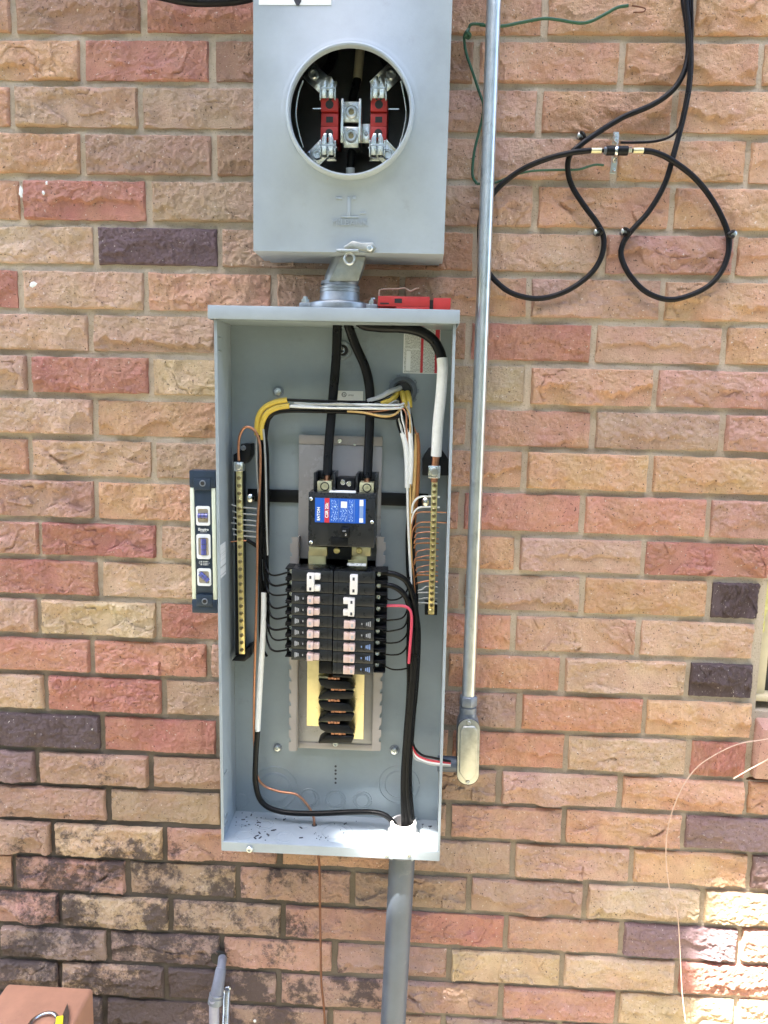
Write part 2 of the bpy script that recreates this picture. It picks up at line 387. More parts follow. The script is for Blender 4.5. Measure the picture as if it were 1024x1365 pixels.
# ---------------------------------------------------------------- brick wall
ZL = [2.2046, 2.1358, 2.0683, 1.9998, 1.931, 1.8614, 1.7944, 1.7261, 1.6594, 1.5919, 1.5246, 1.4565, 1.3859, 1.3216, 1.253, 1.1843, 1.1174, 1.048, .9782, .9125, .8448, .776, .7066, .6375, .57, .5015, .4335]
ROWS = [('obroooo', [.001, .203, .409, .61, .807, 1.024]), ('orbbooo', [.107, .307, .51, .708, .924, 1.127]), ('opgopoo', [-.007, .195, .402, .605, .806, 1.007]),
 ('onbppoo', [.103, .31, .518, .722, .922, 1.121]), ('orgopoo', [.002, .205, .408, .607, .806, 1.013]), ('tfnopqo', [.118, .317, .521, .719, .914, 1.114]),
 ('rpooopo', [-.007, .198, .403, .605, .804, 1.01]), ('ppobrpo', [.106, .312, .517, .713, .908, 1.109]), ('prtogoq', [.003, .203, .409, .611, .809, 1.008]),
 ('poopqnq', [.109, .317, .519, .719, .916, 1.118]), ('opnoooo', [-.002, .205, .412, .612, .811, 1.011]), ('qoooccq', [.107, .313, .515, .712, .907, 1.108]),
 ('qrpoopr', [.01, .211, .416, .61, .805, 1.01]), ('rtonpod|', [.109, .318, .521, .717, .915, 1.12, 1.203]), ('ptrocpp|', [.003, .208, .411, .609, .806, 1.011, 1.202]),
 ('ccqocpd|', [.092, .294, .497, .696, .89, 1.096, 1.206]), ('trnonco|', [.009, .215, .422, .623, .822, 1.031, 1.212]), ('drnoctr|', [.105, .309, .509, .708, .905, 1.11, 1.207]),
 ('ennnnpoo', [-.012, .19, .392, .594, .794, .999, 1.21]), ('ngpnqoe', [.112, .314, .513, .711, .908, 1.111]), ('ntqonpoe', [.01, .212, .416, .621, .824, 1.028, 1.228]),
 ('oqgnnntt', [-.064, .143, .341, .546, .751, .953, 1.154]), ('qtgqrqeq', [.019, .22, .423, .618, .819, 1.021, 1.224]), ('mmmqnttr', [-.098, .104, .312, .516, .721, .921, 1.122]),
 ('mtmnnqtt', [.012, .209, .416, .618, .816, 1.022, 1.23]), ('mmnnmnn', [.094, .303, .51, .715, .924, 1.13])]
BC = {'o': (.54, .30, .172), 'c': (.53, .25, .155), 'p': (.52, .315, .21), 'q': (.48, .26, .185), 'r': (.45, .19, .13), 'b': (.35, .20, .13), 'n': (.42, .26, .18),
      'g': (.42, .29, .19), 't': (.55, .37, .23), 'd': (.12, .080, .082), 'e': (.25, .155, .145), 'f': (.16, .105, .102), 'm': (.36, .245, .185)}
WX0, WX1, WINX1 = -.75, 2.05, 1.86
BW, BH = .192, .056

def brick_mesh(k):
    """one rock-faced brick: nominal BW x BH, front towards -y, back at y = 0"""
    rs = random.Random(100 + k); NX, NZ = 116, 36
    o1 = Vector((rs.uniform(0, 99), rs.uniform(0, 99), rs.uniform(0, 99)))
    style = k % 3                                      # 0 = broken ledge low on the face, 1 = smooth with small chips, 2 = rough all over
    ridge = rs.uniform(.18, .55); amp = rs.uniform(.8, 1.3) * (1, .55, .8)[style]; rough = (.9, .6, 1.7)[style]
    tilt = rs.uniform(-.002, .002)
    V = []; F = []
    scars = [(rs.uniform(-.5, .5) * BW, rs.uniform(-.6, .25) * BH, rs.uniform(.015, .04), rs.uniform(.0012, .0036) * (1, .6, 1.1)[style]) for _ in range(rs.randint(2, 5))]
    for j in range(NZ + 1):
        for i in range(NX + 1):
            a, c = i / NX, j / NZ                      # c = 0 bottom, 1 top
            x = (a - .5) * BW; z = (c - .5) * BH
            p = Vector((x * 26, 0, z * 26)) + o1
            w1 = noise.noise(p * .6) * .012; w2 = noise.noise(p * .6 + Vector((31, 7, 3))) * .012
            rl = ridge + .24 * noise.noise(Vector((x * 24, 3, 0)) + o1) + .12 * noise.noise(Vector((x * 70, 7, 0)) + o1) + .05 * noise.noise(Vector((x * 210, 7, 0)) + o1)
            f1 = noise.fractal(p * .75, .72, 2.15, 7)
            q = p * .5; cellv = noise.cell_vector(Vector((q.x * .7 + noise.noise(q * 1.3) * .7, 0, q.z * 1.2 + noise.noise(q * 1.3 + Vector((4, 4, 4))) * .7)))
            d = .0115 + tilt * (a - .5) * 2
            lm_ = min(1, max(0, .55 + 1.6 * noise.noise(Vector((x * 18, 9, 2)) + o1)))
            if style != 2:
                if c > rl: d += .0040 * amp * (1 - (c - rl) / max(.1, 1 - rl))
                else: d += .0040 * amp - .0088 * amp * lm_ * min(1, (rl - c) / (.08 + .14 * (1 - lm_))) ** .7 * (.6 + .4 * min(1, (rl - c) / max(rl, .05)))
            for sx_, sz_, sr, sd_ in scars:            # shell-shaped scars with a sharp upper edge
                ex_, ez_ = (x + w1 - sx_), (z + w2 - sz_) * 1.5; rr_ = math.sqrt(ex_ * ex_ + ez_ * ez_) / sr
                if rr_ < 1: d -= sd_ * min(1, (1 - rr_) * 2.2) * (.4 + .6 * rr_)
            d += .0024 * rough * f1 + (.0014 + (.0026 if c < rl else 0)) * rough * (cellv.x - .5)
            d += .0016 * noise.noise(p * 4.5) + .0014 * noise.noise(p * 10)
            if style != 1:                             # cracks
                ck = abs(noise.noise(p * .55 + Vector((17, 3, 8))) + .25 * noise.noise(p * 2.2)); d -= .0026 * max(0, 1 - ck / .045) * max(0, min(1, .3 + 2 * noise.noise(p * .3 + Vector((1, 2, 3)))))
            e = min(a * BW, (1 - a) * BW, c * BH, (1 - c) * BH)        # arris: rounded and chipped
            chip = .0012 + .0022 * max(0, noise.noise(p * 1.3 + Vector((2, 8, 1))))
            if e < chip * 1.6: d -= .0055 * (1 - e / (chip * 1.6)) ** 2
            ex = .0014 * noise.noise(Vector((z * 60, 1, a * 3)) + o1) * (abs(a - .5) * 2) ** 6
            ez = .0014 * noise.noise(Vector((x * 60, 5, c * 3)) + o1) * (abs(c - .5) * 2) ** 6
            V.append((x + ex, -min(max(d, .0088), .0195), z + ez))
    W = NX + 1
    for j in range(NZ):
        for i in range(NX):
            F.append((j * W + i, j * W + i + 1, (j + 1) * W + i + 1, (j + 1) * W + i))
    rim = [i for i in range(W)] + [j * W + NX for j in range(1, NZ + 1)] + [NZ * W + i for i in range(NX - 1, -1, -1)] + [j * W for j in range(NZ - 1, 0, -1)]
    b0 = len(V)
    for i in rim: V.append((V[i][0], .012, V[i][2]))
    n = len(rim)
    for i in range(n): F.append((rim[i], b0 + i, b0 + (i + 1) % n, rim[(i + 1) % n]))
    me = bpy.data.meshes.new('brick'); me.from_pydata(V, [], F); me.shade_smooth(); me.set_sharp_from_angle(angle=R(42)); me.materials.append(M['brick'])
    return me
BM = [brick_mesh(k) for k in range(40)]

wall = thing('brick_wall', 'rock faced brick wall in orange, pink and dark purple bricks', 'wall', (.65, 0, 0))
rb = random.Random(5)
def lay(x0, x1, z0, z1, code, joint=.0102):
    wd, h = x1 - x0 - joint, z1 - z0 - .0108
    o = bpy.data.objects.new('brick', BM[rb.randrange(len(BM))]); COL.objects.link(o); o.parent = wall
    o.location = ((x0 + x1) / 2 + rb.uniform(-.0008, .0008) - .65, rb.uniform(-.0015, .0015), (z0 + z1) / 2 + rb.uniform(-.0007, .0007))
    o.scale = (wd / BW * rb.choice((-1, 1)), rb.uniform(.85, 1.04) * (1.25 if (x1 < .30 or x0 > .74) and z1 < 1.70 else 1), h / BH)
    o.rotation_euler.y = rb.uniform(-.004, .004)
    c = BC[code]; k = rb.uniform(.93, 1.07); o.color = (c[0] * k, c[1] * k * rb.uniform(.96, 1.04), c[2] * k * rb.uniform(.95, 1.06), 1)
    return o
far = []
def place(x0, x1, z0, z1, code):
    vis = x1 > -.15 and x0 < 1.35 and z1 > .40
    if vis: lay(x0, x1, z0, z1, code)
    else: far.append((x0, x1, z0, z1, code))
pool = 'ooppqrntgcb'
for i, (cs, xs) in enumerate(ROWS):
    z1, z0 = ZL[i], ZL[i + 1]
    X = list(xs); C = list(cs)
    while X[0] > WX0: X.insert(0, X[0] - .2035); C.insert(0, rb.choice(pool) if i < 17 else rb.choice('mnqgd'))
    if '|' in cs:
        C = C[:-1]                                     # the window opening begins here
    else:
        while X[-1] < WX1: X.append(X[-1] + .2035); C.append(rb.choice(pool))
    for k in range(len(X) - 1): place(X[k], X[k + 1], z0, z1, C[k + 1])
    if '|' in cs: place(WINX1, WX1, z0, z1, 'o')
z = ZL[0]; par = 1
while z < 2.62:                                        # courses above the picture
    x = WX0 - .1 * par
    while x < WX1: place(x, x + .2035, z, z + .0683, rb.choice(pool)); x += .2035
    z += .0683; par ^= 1
z = ZL[-1]; par = 1
while z > .06:                                         # courses below the picture
    x = WX0 - .1 * par
    while x < WX1: place(x, x + .2035, z - .0683, z, rb.choice('mnqgd')); x += .2035
    z -= .0683; par ^= 1
# bricks beyond the view joined by colour group into one mass
bmf = bmesh.new(); base = bmesh.new()
fv, ff = [], []
for (x0, x1, z0, z1, code) in far:
    n = len(fv); a, b_, c, d = x0 + .006, x1 - .006, z0 + .006, z1 - .006; y = -.012 + rb.uniform(-.002, .002)
    fv += [(a, .01, c), (b_, .01, c), (b_, .01, d), (a, .01, d), (a + .003, y, c + .003), (b_ - .003, y, c + .003), (b_ - .003, y, d - .003), (a + .003, y, d - .003)]
    ff += [tuple(n + k for k in f) for f in ((4, 5, 6, 7), (0, 1, 5, 4), (1, 2, 6, 5), (2, 3, 7, 6), (3, 0, 4, 7))]
mb = MB(); mb.add(fv, ff); fo = mb.build('surrounding_bricks', M['brick'], wall, kind='stuff'); fo.color = (.36, .18, .11, 1)

# mortar bed: a grid pushed in and out slightly, with the window opening left open
gv, gf = [], []
NXm, NZm = 420, 400
idx = {}
wz0, wz1 = ZL[18], ZL[13]
for j in range(NZm + 1):
    for i in range(NXm + 1):
        x = WX0 + (WX1 - WX0) * i / NXm; z = 2.62 * j / NZm
        y = -.0048 + .0011 * noise.noise(Vector((x * 30, 0, z * 30))) + .0010 * noise.noise(Vector((x * 110, 4, z * 110)))
        gv.append((x, y, z))
for j in range(NZm):
    for i in range(NXm):
        x = WX0 + (WX1 - WX0) * (i + .5) / NXm; z = 2.62 * (j + .5) / NZm
        if 1.213 < x < WINX1 and wz0 < z < wz1: continue
        a = j * (NXm + 1) + i; gf.append((a, a + 1, a + NXm + 2, a + NXm + 1))
MB().add(gv, gf).build('mortar', M['mortar'], wall, smooth=True)
MB().box(WX0, 1.2135, .03, .2, 0, 2.62).box(WINX1, WX1, .03, .2, 0, 2.62).box(1.2135, WINX1, .03, .2, 0, wz0).box(1.2135, WINX1, .03, .2, wz1, 2.62).build('wall_core', M['mortar'], wall)
MB().box(1.19, 1.214, -.003, .12, wz0, wz1).build('reveal', M['mortar'], wall)
# paint splashes on the brickwork
for (u, v, ru, rv) in ((28, 256, 3, 9), (62, 244, 2, 3), (58, 257, 2, 3), (44, 379, 6, 4)):
    c = at(u, v, -.017); mbp = MB(); n = 14
    mbp.add([c + Vector((0, -.0012, 0))] + [c + Vector((math.cos(q * 6.283 / n) * ru * .00115 * rb.uniform(.6, 1.2), 0, math.sin(q * 6.283 / n) * rv * .00115 * rb.uniform(.6, 1.2))) for q in range(n)],
            [(0, 1 + q, 1 + (q + 1) % n) for q in range(n)])
    mbp.build('paint_splash', M['white'], wall)

# ---------------------------------------------------------------- window at the right edge
win = thing('window', 'small dark window in cream frame at the right edge of the wall', 'window', (1.53, 0, ZL[16]))
MB().box(1.2145, 1.236, .015, .10, ZL[16] + .004, ZL[13]).box(1.836, WINX1 - .002, .015, .10, ZL[16] + .004, ZL[13]).box(1.236, 1.836, .015, .10, ZL[13] - .022, ZL[13] - .002).box(1.2145, WINX1 - .002, .005, .10, ZL[16] - .006, ZL[16] + .004).build('window_frame', M['frame'], win, bev=.002)
MB().box(1.236, 1.262, .03, .07, ZL[16] + .0045, ZL[13] - .022).box(1.81, 1.836, .03, .07, ZL[16] + .0045, ZL[13] - .022).box(1.262, 1.81, .03, .07, ZL[13] - .05, ZL[13] - .0225).box(1.262, 1.81, .03, .07, ZL[16] + .0045, ZL[16] + .03).build('sash', M['sash'], win, bev=.002)
MB().box(1.262, 1.81, .045, .05, ZL[16] + .03, ZL[13] - .05).build('pane', M['glass'], win)
fm = MB(); NF = 60; Pf = []; Ff = []
for k in range(NF + 1):                                # one lumpy bead of foam down the jamb
    zz = ZL[13] - .002 - k * .0016
    for q in range(10):
        a = 2 * math.pi * q / 10; r_ = .0060 + .0035 * noise.noise(Vector((math.cos(a), math.sin(a), zz * 70))) + .002 * noise.noise(Vector((math.cos(a) * 3, math.sin(a) * 3, zz * 240)))
        if k in (0, NF): r_ *= .2
        Pf.append((1.2165 - .006 * k / NF + math.cos(a) * r_, .004 + math.sin(a) * r_, zz))
for k in range(NF):
    for q in range(10): Ff.append((k * 10 + q, k * 10 + (q + 1) % 10, (k + 1) * 10 + (q + 1) % 10, (k + 1) * 10 + q))
fm.add(Pf, Ff); fm.build('foam_bead', M['foam'], win, smooth=True)
for k in range(9):
    x = 1.2165 + k * .0712; xe = x + .062
    o = bpy.data.objects.new('sill_brick', None)
    m2 = MB(); zt, zb = ZL[16] - .010, ZL[18] + .006
    m2.add([(x, -.020, zb), (xe, -.020, zb), (xe, .10, zb), (x, .10, zb), (x, -.034, zt - .028), (xe, -.034, zt - .028), (xe, .10, zt), (x, .10, zt)],
           [(0, 3, 2, 1), (4, 5, 6, 7), (0, 1, 5, 4), (1, 2, 6, 5), (2, 3, 7, 6), (3, 0, 4, 7)])
    bpy.data.objects.remove(o)
    s = m2.build('sill_brick', M['brick'], win, bev=.004); s.color = (.50, .28, .21, 1)
MB().box(1.2140, WINX1, -.002, .10, ZL[18] + .002, ZL[16] - .020).build('sill_mortar', M['mortar'], win)

# ---------------------------------------------------------------- tree added out of view, crown shaped to shade all but sun patches
tree = thing('added_shade_tree', 'leafy tree added out of view to shade the wall', 'tree', (-3.3, -2.6, 0))
def shaded(p):
    """does the crown stand between the sun and this part of the wall (gaps where the sun comes through)"""
    s = p.y / SUN.y; q = p - SUN * s
    X, Z = q.x, q.z
    if X > 1.185 + .02 * math.sin(Z * 40) and Z < .70: return rt.random() < .0008
    if .53 < X < (.762 if Z < .61 else .775) and .570 < Z < .590 + .075 * min(1, max(0, (X - .54) / .17)): return False
    return True
rt = random.Random(3); lv, lf = [], []
for k in range(26000):
    q = Vector((rt.uniform(-1.0, 2.0), 0, rt.uniform(-.3, 2.9)))
    p = q + SUN * rt.uniform(5.0, 5.8)
    p += Vector((rt.gauss(0, .015), 0, 0))
    sz = rt.uniform(.05, .09)
    a = Vector((rt.gauss(0, 1), rt.gauss(0, 1), rt.gauss(0, .5))).normalized(); b_ = a.orthogonal().normalized()
    b_ = (Matrix.Rotation(rt.uniform(0, 6.28), 3, a) @ b_); n = len(lv)
    L4 = [p - a * sz, p + b_ * sz * .45, p + a * sz, p - b_ * sz * .45]
    if not all(shaded(p + a * sz * i_ / 4 + b_ * sz * .45 * j_ / 2) for i_ in range(-4, 5) for j_ in range(-2, 3) if abs(i_) / 4 + abs(j_) / 2 <= 1): continue
    lv += L4; lf.append((n, n + 1, n + 2, n + 3))
print('leaves', len(lf)); MB().add(lv, lf).build('crown', M['leaf'], tree)
cc = Vector((-.2, 0, 1.6)) + SUN * 5.4
tb = MB().tube([(-3.3, -2.6, 0), (-3.25, -2.6, 1.8), (-3.0, -2.5, 3.6), (-2.5, -2.3, 5.0), tuple(cc)], lambda t: .13 - .10 * t, 12)
for e in ((1.9, 0, .3), (1.2, .1, 1.0), (.3, -.1, 1.1), (-.6, 0, .2), (.9, 0, .0)):
    tb.tube([(-2.5, -2.3, 5.0), tuple(cc + Vector(e) * .3), tuple(cc + Vector(e))], lambda t: .05 - .04 * t, 8)
tb.build('trunk', M['bark'], tree, smooth=True)

# hedge added out of view to cut low sky light on the wall
added_hedge = thing('added_hedge', 'tall dark green foliage added out of view to cut low sky light', 'added_hedge', (.6, -4.2, 0))
rh = random.Random(12); hv, hf = [], []
for k in range(20000):
    p = Vector((rh.uniform(-9, 10), -4.2 + rh.gauss(0, .28), 0)); p.z = rh.uniform(0, 6.3 + .5 * noise.noise(Vector((p.x * .7, 0, 0))))
    sz = rh.uniform(.10, .18); a = Vector((rh.gauss(0, 1), rh.gauss(0, .5), rh.gauss(0, 1))).normalized(); b_ = Matrix.Rotation(rh.uniform(0, 6.28), 3, a) @ a.orthogonal().normalized(); n = len(hv)
    hv += [p - a * sz, p + b_ * sz * .55, p + a * sz, p - b_ * sz * .55]; hf.append((n, n + 1, n + 2, n + 3))
MB().add(hv, hf).build('foliage', M['leaf'], added_hedge)
hs2 = MB()
for k in range(20): hs2.tube([(-8.6 + k * .97, -4.2, 0), (-8.5 + k * .97, -4.2, 5.4)], .03, 6)
hs2.build('stems', M['bark'], added_hedge)

ORDW = ['first', 'second', 'third', 'fourth', 'fifth', 'sixth', 'seventh', 'eighth', 'ninth', 'tenth', 'eleventh', 'twelfth', 'thirteenth', 'fourteenth', 'fifteenth', 'sixteenth', 'seventeenth', 'eighteenth']

def screw_head(parent, c, r, mt, name='screw', lean=False, slot=True, h=.0025, ax=(0, -1, 0)):
    c = Vector(c); a = Vector(ax)
    mb = MB().lathe(c, a, [(r, 0), (r, h * .5), (r * .75, h), (r * .45, h), (r * .4, h * .45)], 14)
    return mb.build(name, mt, parent, smooth=True, lean=lean)

# ================================================================ meter socket
YM = -.125
mx0, mx1, mz0, mz1 = .3953, .6662, 1.8036, 2.34
ms = thing('meter_socket', 'grey steel electric meter socket with open round hole and no meter', 'meter socket', (.531, -.06, mz0))
hc = Vector((.5305, YM, 1.9885)); HR = .0815
# cover with a round hole: ring of faces between the rectangle and the circle
def rect_ray(a):
    dx, dz = math.cos(a), math.sin(a); t = 9
    if dx > 1e-9: t = min(t, (mx1 - hc.x) / dx)
    if dx < -1e-9: t = min(t, (mx0 - hc.x) / dx)
    if dz > 1e-9: t = min(t, (mz1 - hc.z) / dz)
    if dz < -1e-9: t = min(t, (mz0 - hc.z) / dz)
    return (hc.x + dx * t, hc.z + dz * t)
angs = sorted([2 * math.pi * k / 96 for k in range(96)] + [math.atan2(zc - hc.z, xc - hc.x) % (2 * math.pi) for xc in (mx0, mx1) for zc in (mz0, mz1)])
nA = len(angs); cv = MB(); P = []; F = []
prof = [(None, 0), (HR + .017, 0), (HR + .013, -.0025), (HR + .007, -.0035), (HR + .006, -.012), (HR + .0035, -.014), (HR + .0012, -.0135), (HR + .0008, -.010), (HR + .0008, -.003)]
for r, dy in prof:
    for a in angs:
        if r is None: x, zz = rect_ray(a); P.append((x, YM, zz))
        else: P.append((hc.x + r * math.cos(a), YM + dy, hc.z + r * math.sin(a)))
for j in range(len(prof) - 1):
    for k in range(nA): F.append((j * nA + k, j * nA + (k + 1) % nA, (j + 1) * nA + (k + 1) % nA, (j + 1) * nA + k))
n0 = len(P)                                            # sides folded back round the box
for a in angs: x, zz = rect_ray(a); P.append((x, -.045, zz))
for k in range(nA): F.append((k, (k + 1) % nA, n0 + (k + 1) % nA, n0 + k))
cv.add(P, F); cv.build('cover', M['paint'], ms, smooth=True)
MB().box(mx0 + .004, mx0 + .006, -.12, -.012, mz0 + .003, mz1 - .003).box(mx1 - .006, mx1 - .004, -.12, -.012, mz0 + .003, mz1 - .003).box(mx0 + .006, mx1 - .006, -.12, -.012, mz0 + .003, mz0 + .005).box(mx0 + .006, mx1 - .006, -.12, -.012, mz1 - .005, mz1 - .003).build('housing_side', M['paint'], ms)
MB().box(mx0 + .0065, mx1 - .0065, -.022, -.012, mz0 + .0055, mz1 - .0055).build('back_plate', M['meterback'], ms)
# sticker and embossed marks
st = pbox(345, -40, 442, 6.5, YM - .0006, YM + .0).build('sticker', M['white'], ms)
c = at(397, 0, YM - .001)
MB().prism([(c.x - .006, c.z + .012), (c.x - .005, c.z - .001), (c.x - .002, c.z - .0065), (c.x + .002, c.z - .0065), (c.x + .005, c.z - .001), (c.x + .006, c.z + .012)], YM - .0010, YM - .0005).build('sticker_mark', M['ink'], st)
c = at(466, 297, YM)
lettering('MILBANK', c.x, YM - .0001, c.z, .0125, M['paint'], ms, depth=.0013, name='embossed_lettering')
eb = MB()
for (u0, v0, u1, v1) in ((463, 263, 467, 288), (448, 263, 456, 265.5), (470, 262, 474, 266), (480, 283, 488, 285), (455, 288, 478, 290)):
    pbox(u0, v0, u1, v1, YM - .0015, YM + .0005, eb)
eb.build('embossed_mark', M['paint'], ms, bev=.0003, seg=1)
# sealing hasp
hp = at(478, 329, YM - .006)
hs_ = MB().prism([(x, zz) for x, zz in [(at(u, v, YM - .006).x, at(u, v, YM - .006).z) for u, v in ((458, 329), (470, 321), (482, 324), (497, 323), (502, 331), (496, 338), (484, 334), (470, 331), (459, 333))]], YM - .006, YM - .0035)
hasp = hs_.build('hasp', M['chrom'], ms, bev=.0006)
pbox(448, 332, 478, 336, YM - .009, YM - .001).build('hinge_pin', M['zinc'], hasp, bev=.0008)
screw_head(hasp, at(493, 331, YM - .006), .0042, M['zinc'], 'rivet')
c = at(466, 345, YM - .004)
rg = MB().tube([c + Vector((.0068 * math.cos(a), 0, .0074 * math.sin(a))) for a in [k * math.pi / 8 for k in range(17)]], .0020, 8, 3)
rg.build('seal_ring', M['zinc'], hasp, smooth=True)
# jaws, lugs and blocks in the opening
YJ = -.098
for (u, v, sx, sy) in ((437, 118, -1, 1), (505, 118, 1, 1), (437, 194, -1, -1), (503, 194, 1, -1)):
    top = v < 150
    # slanting lug plate
    tipu, tipv = {(-1, 1): (420, 102), (1, 1): (520, 103), (-1, -1): (425, 206), (1, -1): (515, 206)}[(sx, sy)]
    c = at((u + tipu) / 2, (v + tipv) / 2, -.085); t = at(tipu, tipv, -.085); q = at(u, v, -.085)
    d = (t - q).normalized(); e = Vector((-d.z, 0, d.x))
    lug = MB().obox(c + d * .004, (d, (0, 1, 0), e), (.020, .0035, .0125)).obox(c + d * .004 + e * .0128, (d, (0, 1, 0), e), (.020, .007, .0009)).build('lug', M['tin'], ms, bev=.0007)
    MB().lathe(t - Vector((0, .0036, 0)) + d * .002, (0, -1, 0), [(.0072, 0), (.0072, .003), (.006, .0042), (.0042, .0042), (.0038, .001)], 16).build('lug_screw', M['zinc'], lug, smooth=True)
    # spring jaw: pair of folded fingers
    j = at(u, v, YJ); jaw = MB()
    for s in (-1, 1):
        jaw.prism([(j.x + s * .0012, j.z - .014), (j.x + s * .0085, j.z - .014), (j.x + s * .0085, j.z + .009), (j.x + s * .0055, j.z + .0155), (j.x + s * .0012, j.z + .0155)], YJ - .003, YJ + .014)
        jaw.box(j.x + s * .0095, j.x + s * .0115, YJ - .001, YJ + .014, j.z - .016, j.z + .007)
    jaw.box(j.x - .0115, j.x + .0115, YJ + .0145, YJ + .019, j.z - .017, j.z + .016)
    jaw.build('jaw', M['tin'], ms, bev=.0008)
    pbox(u - 9, v - 1.5, u + 9, v + 0, YJ - .0036, YJ - .0030).build('jaw_seam', M['zinc'], ms)
for (u0, u1) in ((428, 451), (494, 516)):
    b1 = MB(); x0, x1, z0, z1 = rect(u0, 131, u1, 188, -.090)
    hgt = (z1 - z0) / 3
    for k in range(3):
        b1.box(x0, x1, -.090 - (.003 if k != 1 else 0), -.04, z0 + k * hgt + .0006, z0 + (k + 1) * hgt - .0006)
    rbk = b1.build('red_block', M['redpl'], ms, bev=.0009)
    for k in (0, 2): MB().lathe(((x0 + x1) / 2, -.0932, z0 + (k + .5) * hgt), (0, -1, 0), [(.0058, 0), (.0058, .0005)], 18).build('block_hole', M['dark'], rbk)
    MB().box((x0 + x1) / 2 - .005, (x0 + x1) / 2 + .005, -.0905, -.0902, z0 + 1.5 * hgt - .004, z0 + 1.5 * hgt + .004).build('block_slot', M['dark'], rbk)
nl = MB(); x0, x1, z0, z1 = rect(455, 135, 482, 197, -.088); zm = (z0 + z1) / 2
nl.box(x0 + .004, x1 - .004, -.088, -.06, zm + .003, z1).box(x0 + .004, x1 - .004, -.088, -.06, z0, zm - .003)
nl.box(x0, x0 + .0038, -.096, -.05, z0 + .004, z1 + .001).box(x1 - .0038, x1, -.096, -.05, z0 + .004, z1 + .001)
nlo = nl.build('neutral_lug', M['tin'], ms, bev=.0008)
for zz in (zm + .016, zm - .016): MB().lathe(((x0 + x1) / 2, -.0885, zz), (0, -1, 0), [(.0088, 0), (.0088, .003), (.007, .0045), (.0046, .0045), (.0042, .0012)], 18).build('lug_screw', M['zinc'], nlo, smooth=True); MB().lathe(((x0 + x1) / 2, -.0898, zz), (0, -1, 0), [(.0042, 0), (.0042, .0006)], 6).build('hex_socket', M['screwdark'], nlo)
pbox(483, 165, 494, 191, -.075, -.06).build('bracket', M['tin'], ms, bev=.0008)
screw_head(ms, at(488.5, 178, -.0752), .003, M['zinc'])
for s, (ua, ub) in ((-1, (401, 405)), (1, (535, 531))):
    um = 394.5 if s < 0 else 542
    MB().tube(px([(ua + (3 if s < 0 else 0), 108), ((ua + um) / 2 - (0 if s < 0 else 0), 126), (um, 152), ((um * 2 + ub) / 3, 175), (ub + (-1 if s < 0 else 1), 197)], -.100), .0016, 8).build('support_rod', M['tin'], ms, smooth=True)
pbox(417, 144, 428, 145.4, -.08, -.078).build('pin', M['tin'], ms); pbox(518, 144.5, 532, 146, -.08, -.078).build('pin', M['tin'], ms)
mw = thing('service_cable', 'black service conductor with tan tape entering meter socket from above', 'cable', at(480, 40, -.05))
MB().tube(px([(484, 20, -.05), (481, 60, -.052), (478, 90, -.056), (476.5, 106, -.058)]), .0068, 12).build('tape', M['tantape'], mw, smooth=True)
MB().tube(px([(476.6, 105, -.058), (473, 120, -.062), (469, 138, -.068)]), .0062, 12).build('conductor', M['blackins'], mw, smooth=True)
rw = random.Random(21)
def jit(pts, k=.7):
    return [pts[0]] + [(p[0] + rw.uniform(-k, k), p[1] + rw.uniform(-k, k)) + tuple(p[2:]) for p in pts[1:-1]] + [pts[-1]]
def wire(name, pts, r, m, label, cat='wire', group=None, n=10, sub=8):
    pts = jit(pts)
    o = MB().tube(px(pts), r, n, sub).build(name, m, smooth=True)
    return props(o, label, cat, group)
wire('service_cable', [(452, 30, -.05), (447, 60, -.05), (440, 85, -.055), (428, 100, -.07)], .0075, M['blackins'], 'thick black service conductor running to the upper left lug of the meter socket', 'cable')
wire('service_cable', [(500, 30, -.05), (505, 58, -.05), (513, 80, -.055), (520, 98, -.07)], .0075, M['blackins'], 'thick black service conductor running to the upper right lug of the meter socket', 'cable')
ow = thing('load_cable', 'black load conductor with white tape leaving the meter socket downwards', 'cable', at(467, 240, -.05))
MB().tube(px([(470, 198, -.068), (468, 212, -.064), (467, 226, -.062)]), .0060, 12).build('conductor', M['blackins'], ow, smooth=True)
MB().tube(px([(467, 224, -.062), (467, 240, -.060), (466, 262, -.055)]), .0066, 12).build('tape', M['whiteins'], ow, smooth=True)

# ================================================================ nipple between the boxes
PT = 1.7275                                             # top of the panel cap
nip = thing('conduit_hub', 'cast metal conduit hub and elbow joining meter socket to panel', 'conduit hub', (.50, -.075, PT))
cb = at(453, 404, -.075); cb.z = PT
ca = at(467, 335, -.075)
MB().lathe(cb, (0, 0, 1), [(.0325, .004), (.0315, .012), (.0295, .020), (.0290, .026), (.0300, .0265), (.0300, .0285), (.0285, .029), (.0285, .031), (.0298, .0315), (.0298, .0335), (.0280, .034), (.0275, .036)], 32, cap1=True).build('hub_collar', M['cast'], nip, smooth=True)
fl = MB()
for s in (-1, 1):
    fl.box(cb.x + s * .030, cb.x + s * .058, -.095, -.052, PT + .0004, PT + .0095)
fl.lathe(cb, (0, 0, 1), [(.046, .0006), (.046, .0100), (.0375, .0125), (.034, .0125)], 32).build('flange', M['cast'], nip, bev=.0012)
for s in (-1, 1):
    bo = MB().lathe((cb.x + s * .050, -.088, PT + .0096), (0, 0, 1), [(.0065, 0), (.0065, .005), (.004, .0055), (.0035, .009)], 6).build('bolt', M['zinc'], nip, smooth=True)
el = MB().tube([cb + Vector((0, 0, .033)), cb + Vector((.002, 0, .045)), cb + Vector((.010, .001, .065)), ca + Vector((.003, 0, .004)), ca + Vector((.008, 0, .03))], .0250, 28)
el.build('elbow', M['cast'], nip, smooth=True)
MB().tube([cb + Vector((0, 0, .0345)), cb + Vector((.0006, 0, .0395))], .0288, 28).build('lock_ring', M['castgrey'], nip, smooth=True)
